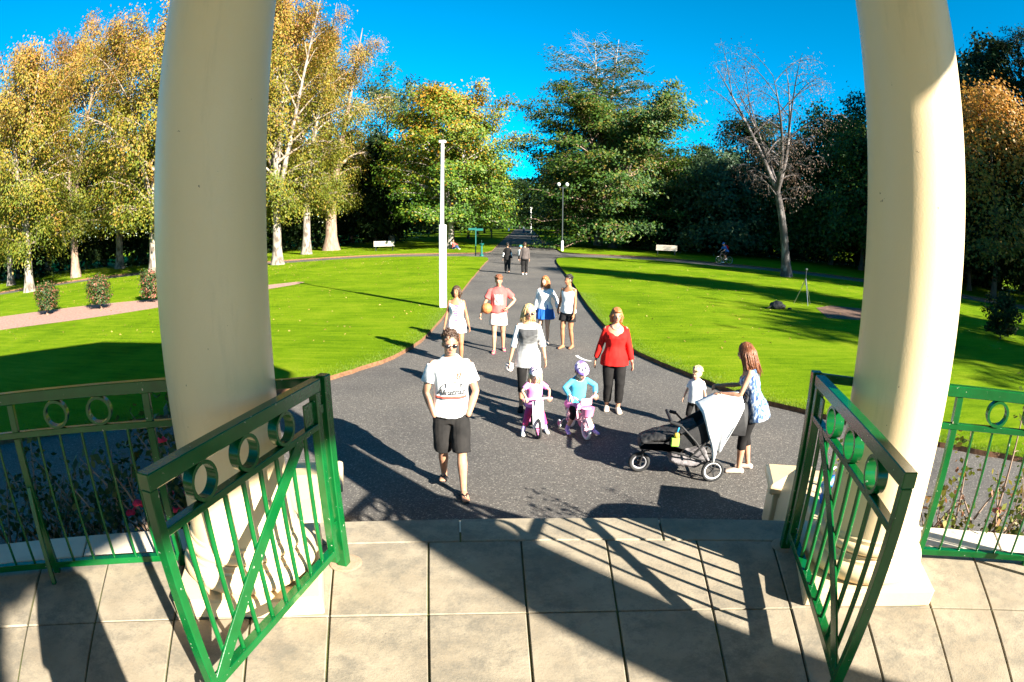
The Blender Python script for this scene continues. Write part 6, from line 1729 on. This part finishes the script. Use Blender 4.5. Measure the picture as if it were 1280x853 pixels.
# ------------------------------------------------------------------ grass blades along the near edges of the lawns
def blades():
    rs = np.random.RandomState(7); P = []
    def along(line, depth, per):
        L_ = np.array(line)
        for a, b_ in zip(L_[:-1], L_[1:]):
            d = b_ - a; ln = np.hypot(*d)
            if ln < 1e-6: continue
            n = int(ln*per); t = rs.uniform(0, 1, n)[:, None]; nn = np.array([-d[1], d[0]])/ln
            P.append(a + d*t + nn*(rs.gamma(1.0, .5, n)*depth)[:, None]*side)
    side = 1; along([q for q in edgeL if q[1] < 24], .35, 900)
    along([ringpt(12.2, a) for a in range(-62, -30, 2)], .6, 900)
    side = -1; along([q for q in edgeR if q[1] < 24], .35, 900)
    along([ringpt(11.45, a) for a in range(78, 44, -2)], .6, 900)
    P = np.concatenate(P); n = len(P)
    h = rs.uniform(.018, .055, n); a = rs.uniform(0, 6.28, n); w = .0035
    dx, dy = np.cos(a)*w, np.sin(a)*w; lx, ly = rs.normal(0, .012, n), rs.normal(0, .012, n)
    z = np.full(n, LZ - .004)
    V = np.stack([np.stack([P[:, 0]-dx, P[:, 1]-dy, z], -1), np.stack([P[:, 0]+dx, P[:, 1]+dy, z], -1), np.stack([P[:, 0]+lx, P[:, 1]+ly, z+h], -1)], 1).reshape(-1, 3)
    o = link('grass_blades', fast_mesh('grass_blades', V, np.arange(3*n).reshape(n, 3), MT['lf_blade'], rs.uniform(0, 1, n)))
    tag(o, 'short green grass blades along the lawn edges beside the asphalt', 'grass', kind='stuff')
MT['lf_blade'] = leaf_material('grass_blade', [(0, (.07, .14, .006)), (.6, (.13, .22, .010)), (1, (.22, .26, .03))], .3)
blades()

# fallen leaves under the birches, thinning out over the lawn, and a few on asphalt and floor
def litter():
    rs = np.random.RandomState(11); P = []
    for px, py, h, w, sd, nl, lab in birches:
        b = on_ground(px, py); n = 420
        P.append(np.stack([b.x + rs.normal(0, 4.2, n), b.y + rs.normal(0, 4.2, n), np.full(n, LZ + .012)], -1))
    n = 900; P.append(np.stack([rs.uniform(-22, -3, n), rs.uniform(13, 44, n), np.full(n, LZ + .012)], -1))
    n = 900; P.append(np.stack([rs.uniform(4, 24, n), rs.uniform(13, 38, n), np.full(n, LZ + .012)], -1))
    P = np.concatenate(P); n = len(P); a = rs.uniform(0, 6.28, n); s_ = rs.uniform(.02, .05, n)
    u = np.stack([np.cos(a)*s_, np.sin(a)*s_, rs.normal(0, .012, n)], -1); v = np.stack([-np.sin(a)*s_*.6, np.cos(a)*s_*.6, rs.normal(0, .012, n)], -1)
    V = np.stack([P-u, P+v, P+u, P-v], 1).reshape(-1, 3)
    tag(link('fallen_leaves', fast_mesh('fallen_leaves', V, np.arange(4*n).reshape(n, 4), MT['lf_fallen'], rs.uniform(0, 1, n))), 'small yellow and brown leaves scattered over the lawns under the birches', 'leaves', kind='stuff')
MT['lf_fallen'] = leaf_material('fallen_leaf', [(0, (.16, .09, .03)), (.5, (.30, .20, .05)), (1, (.36, .28, .10))], .1)
litter()
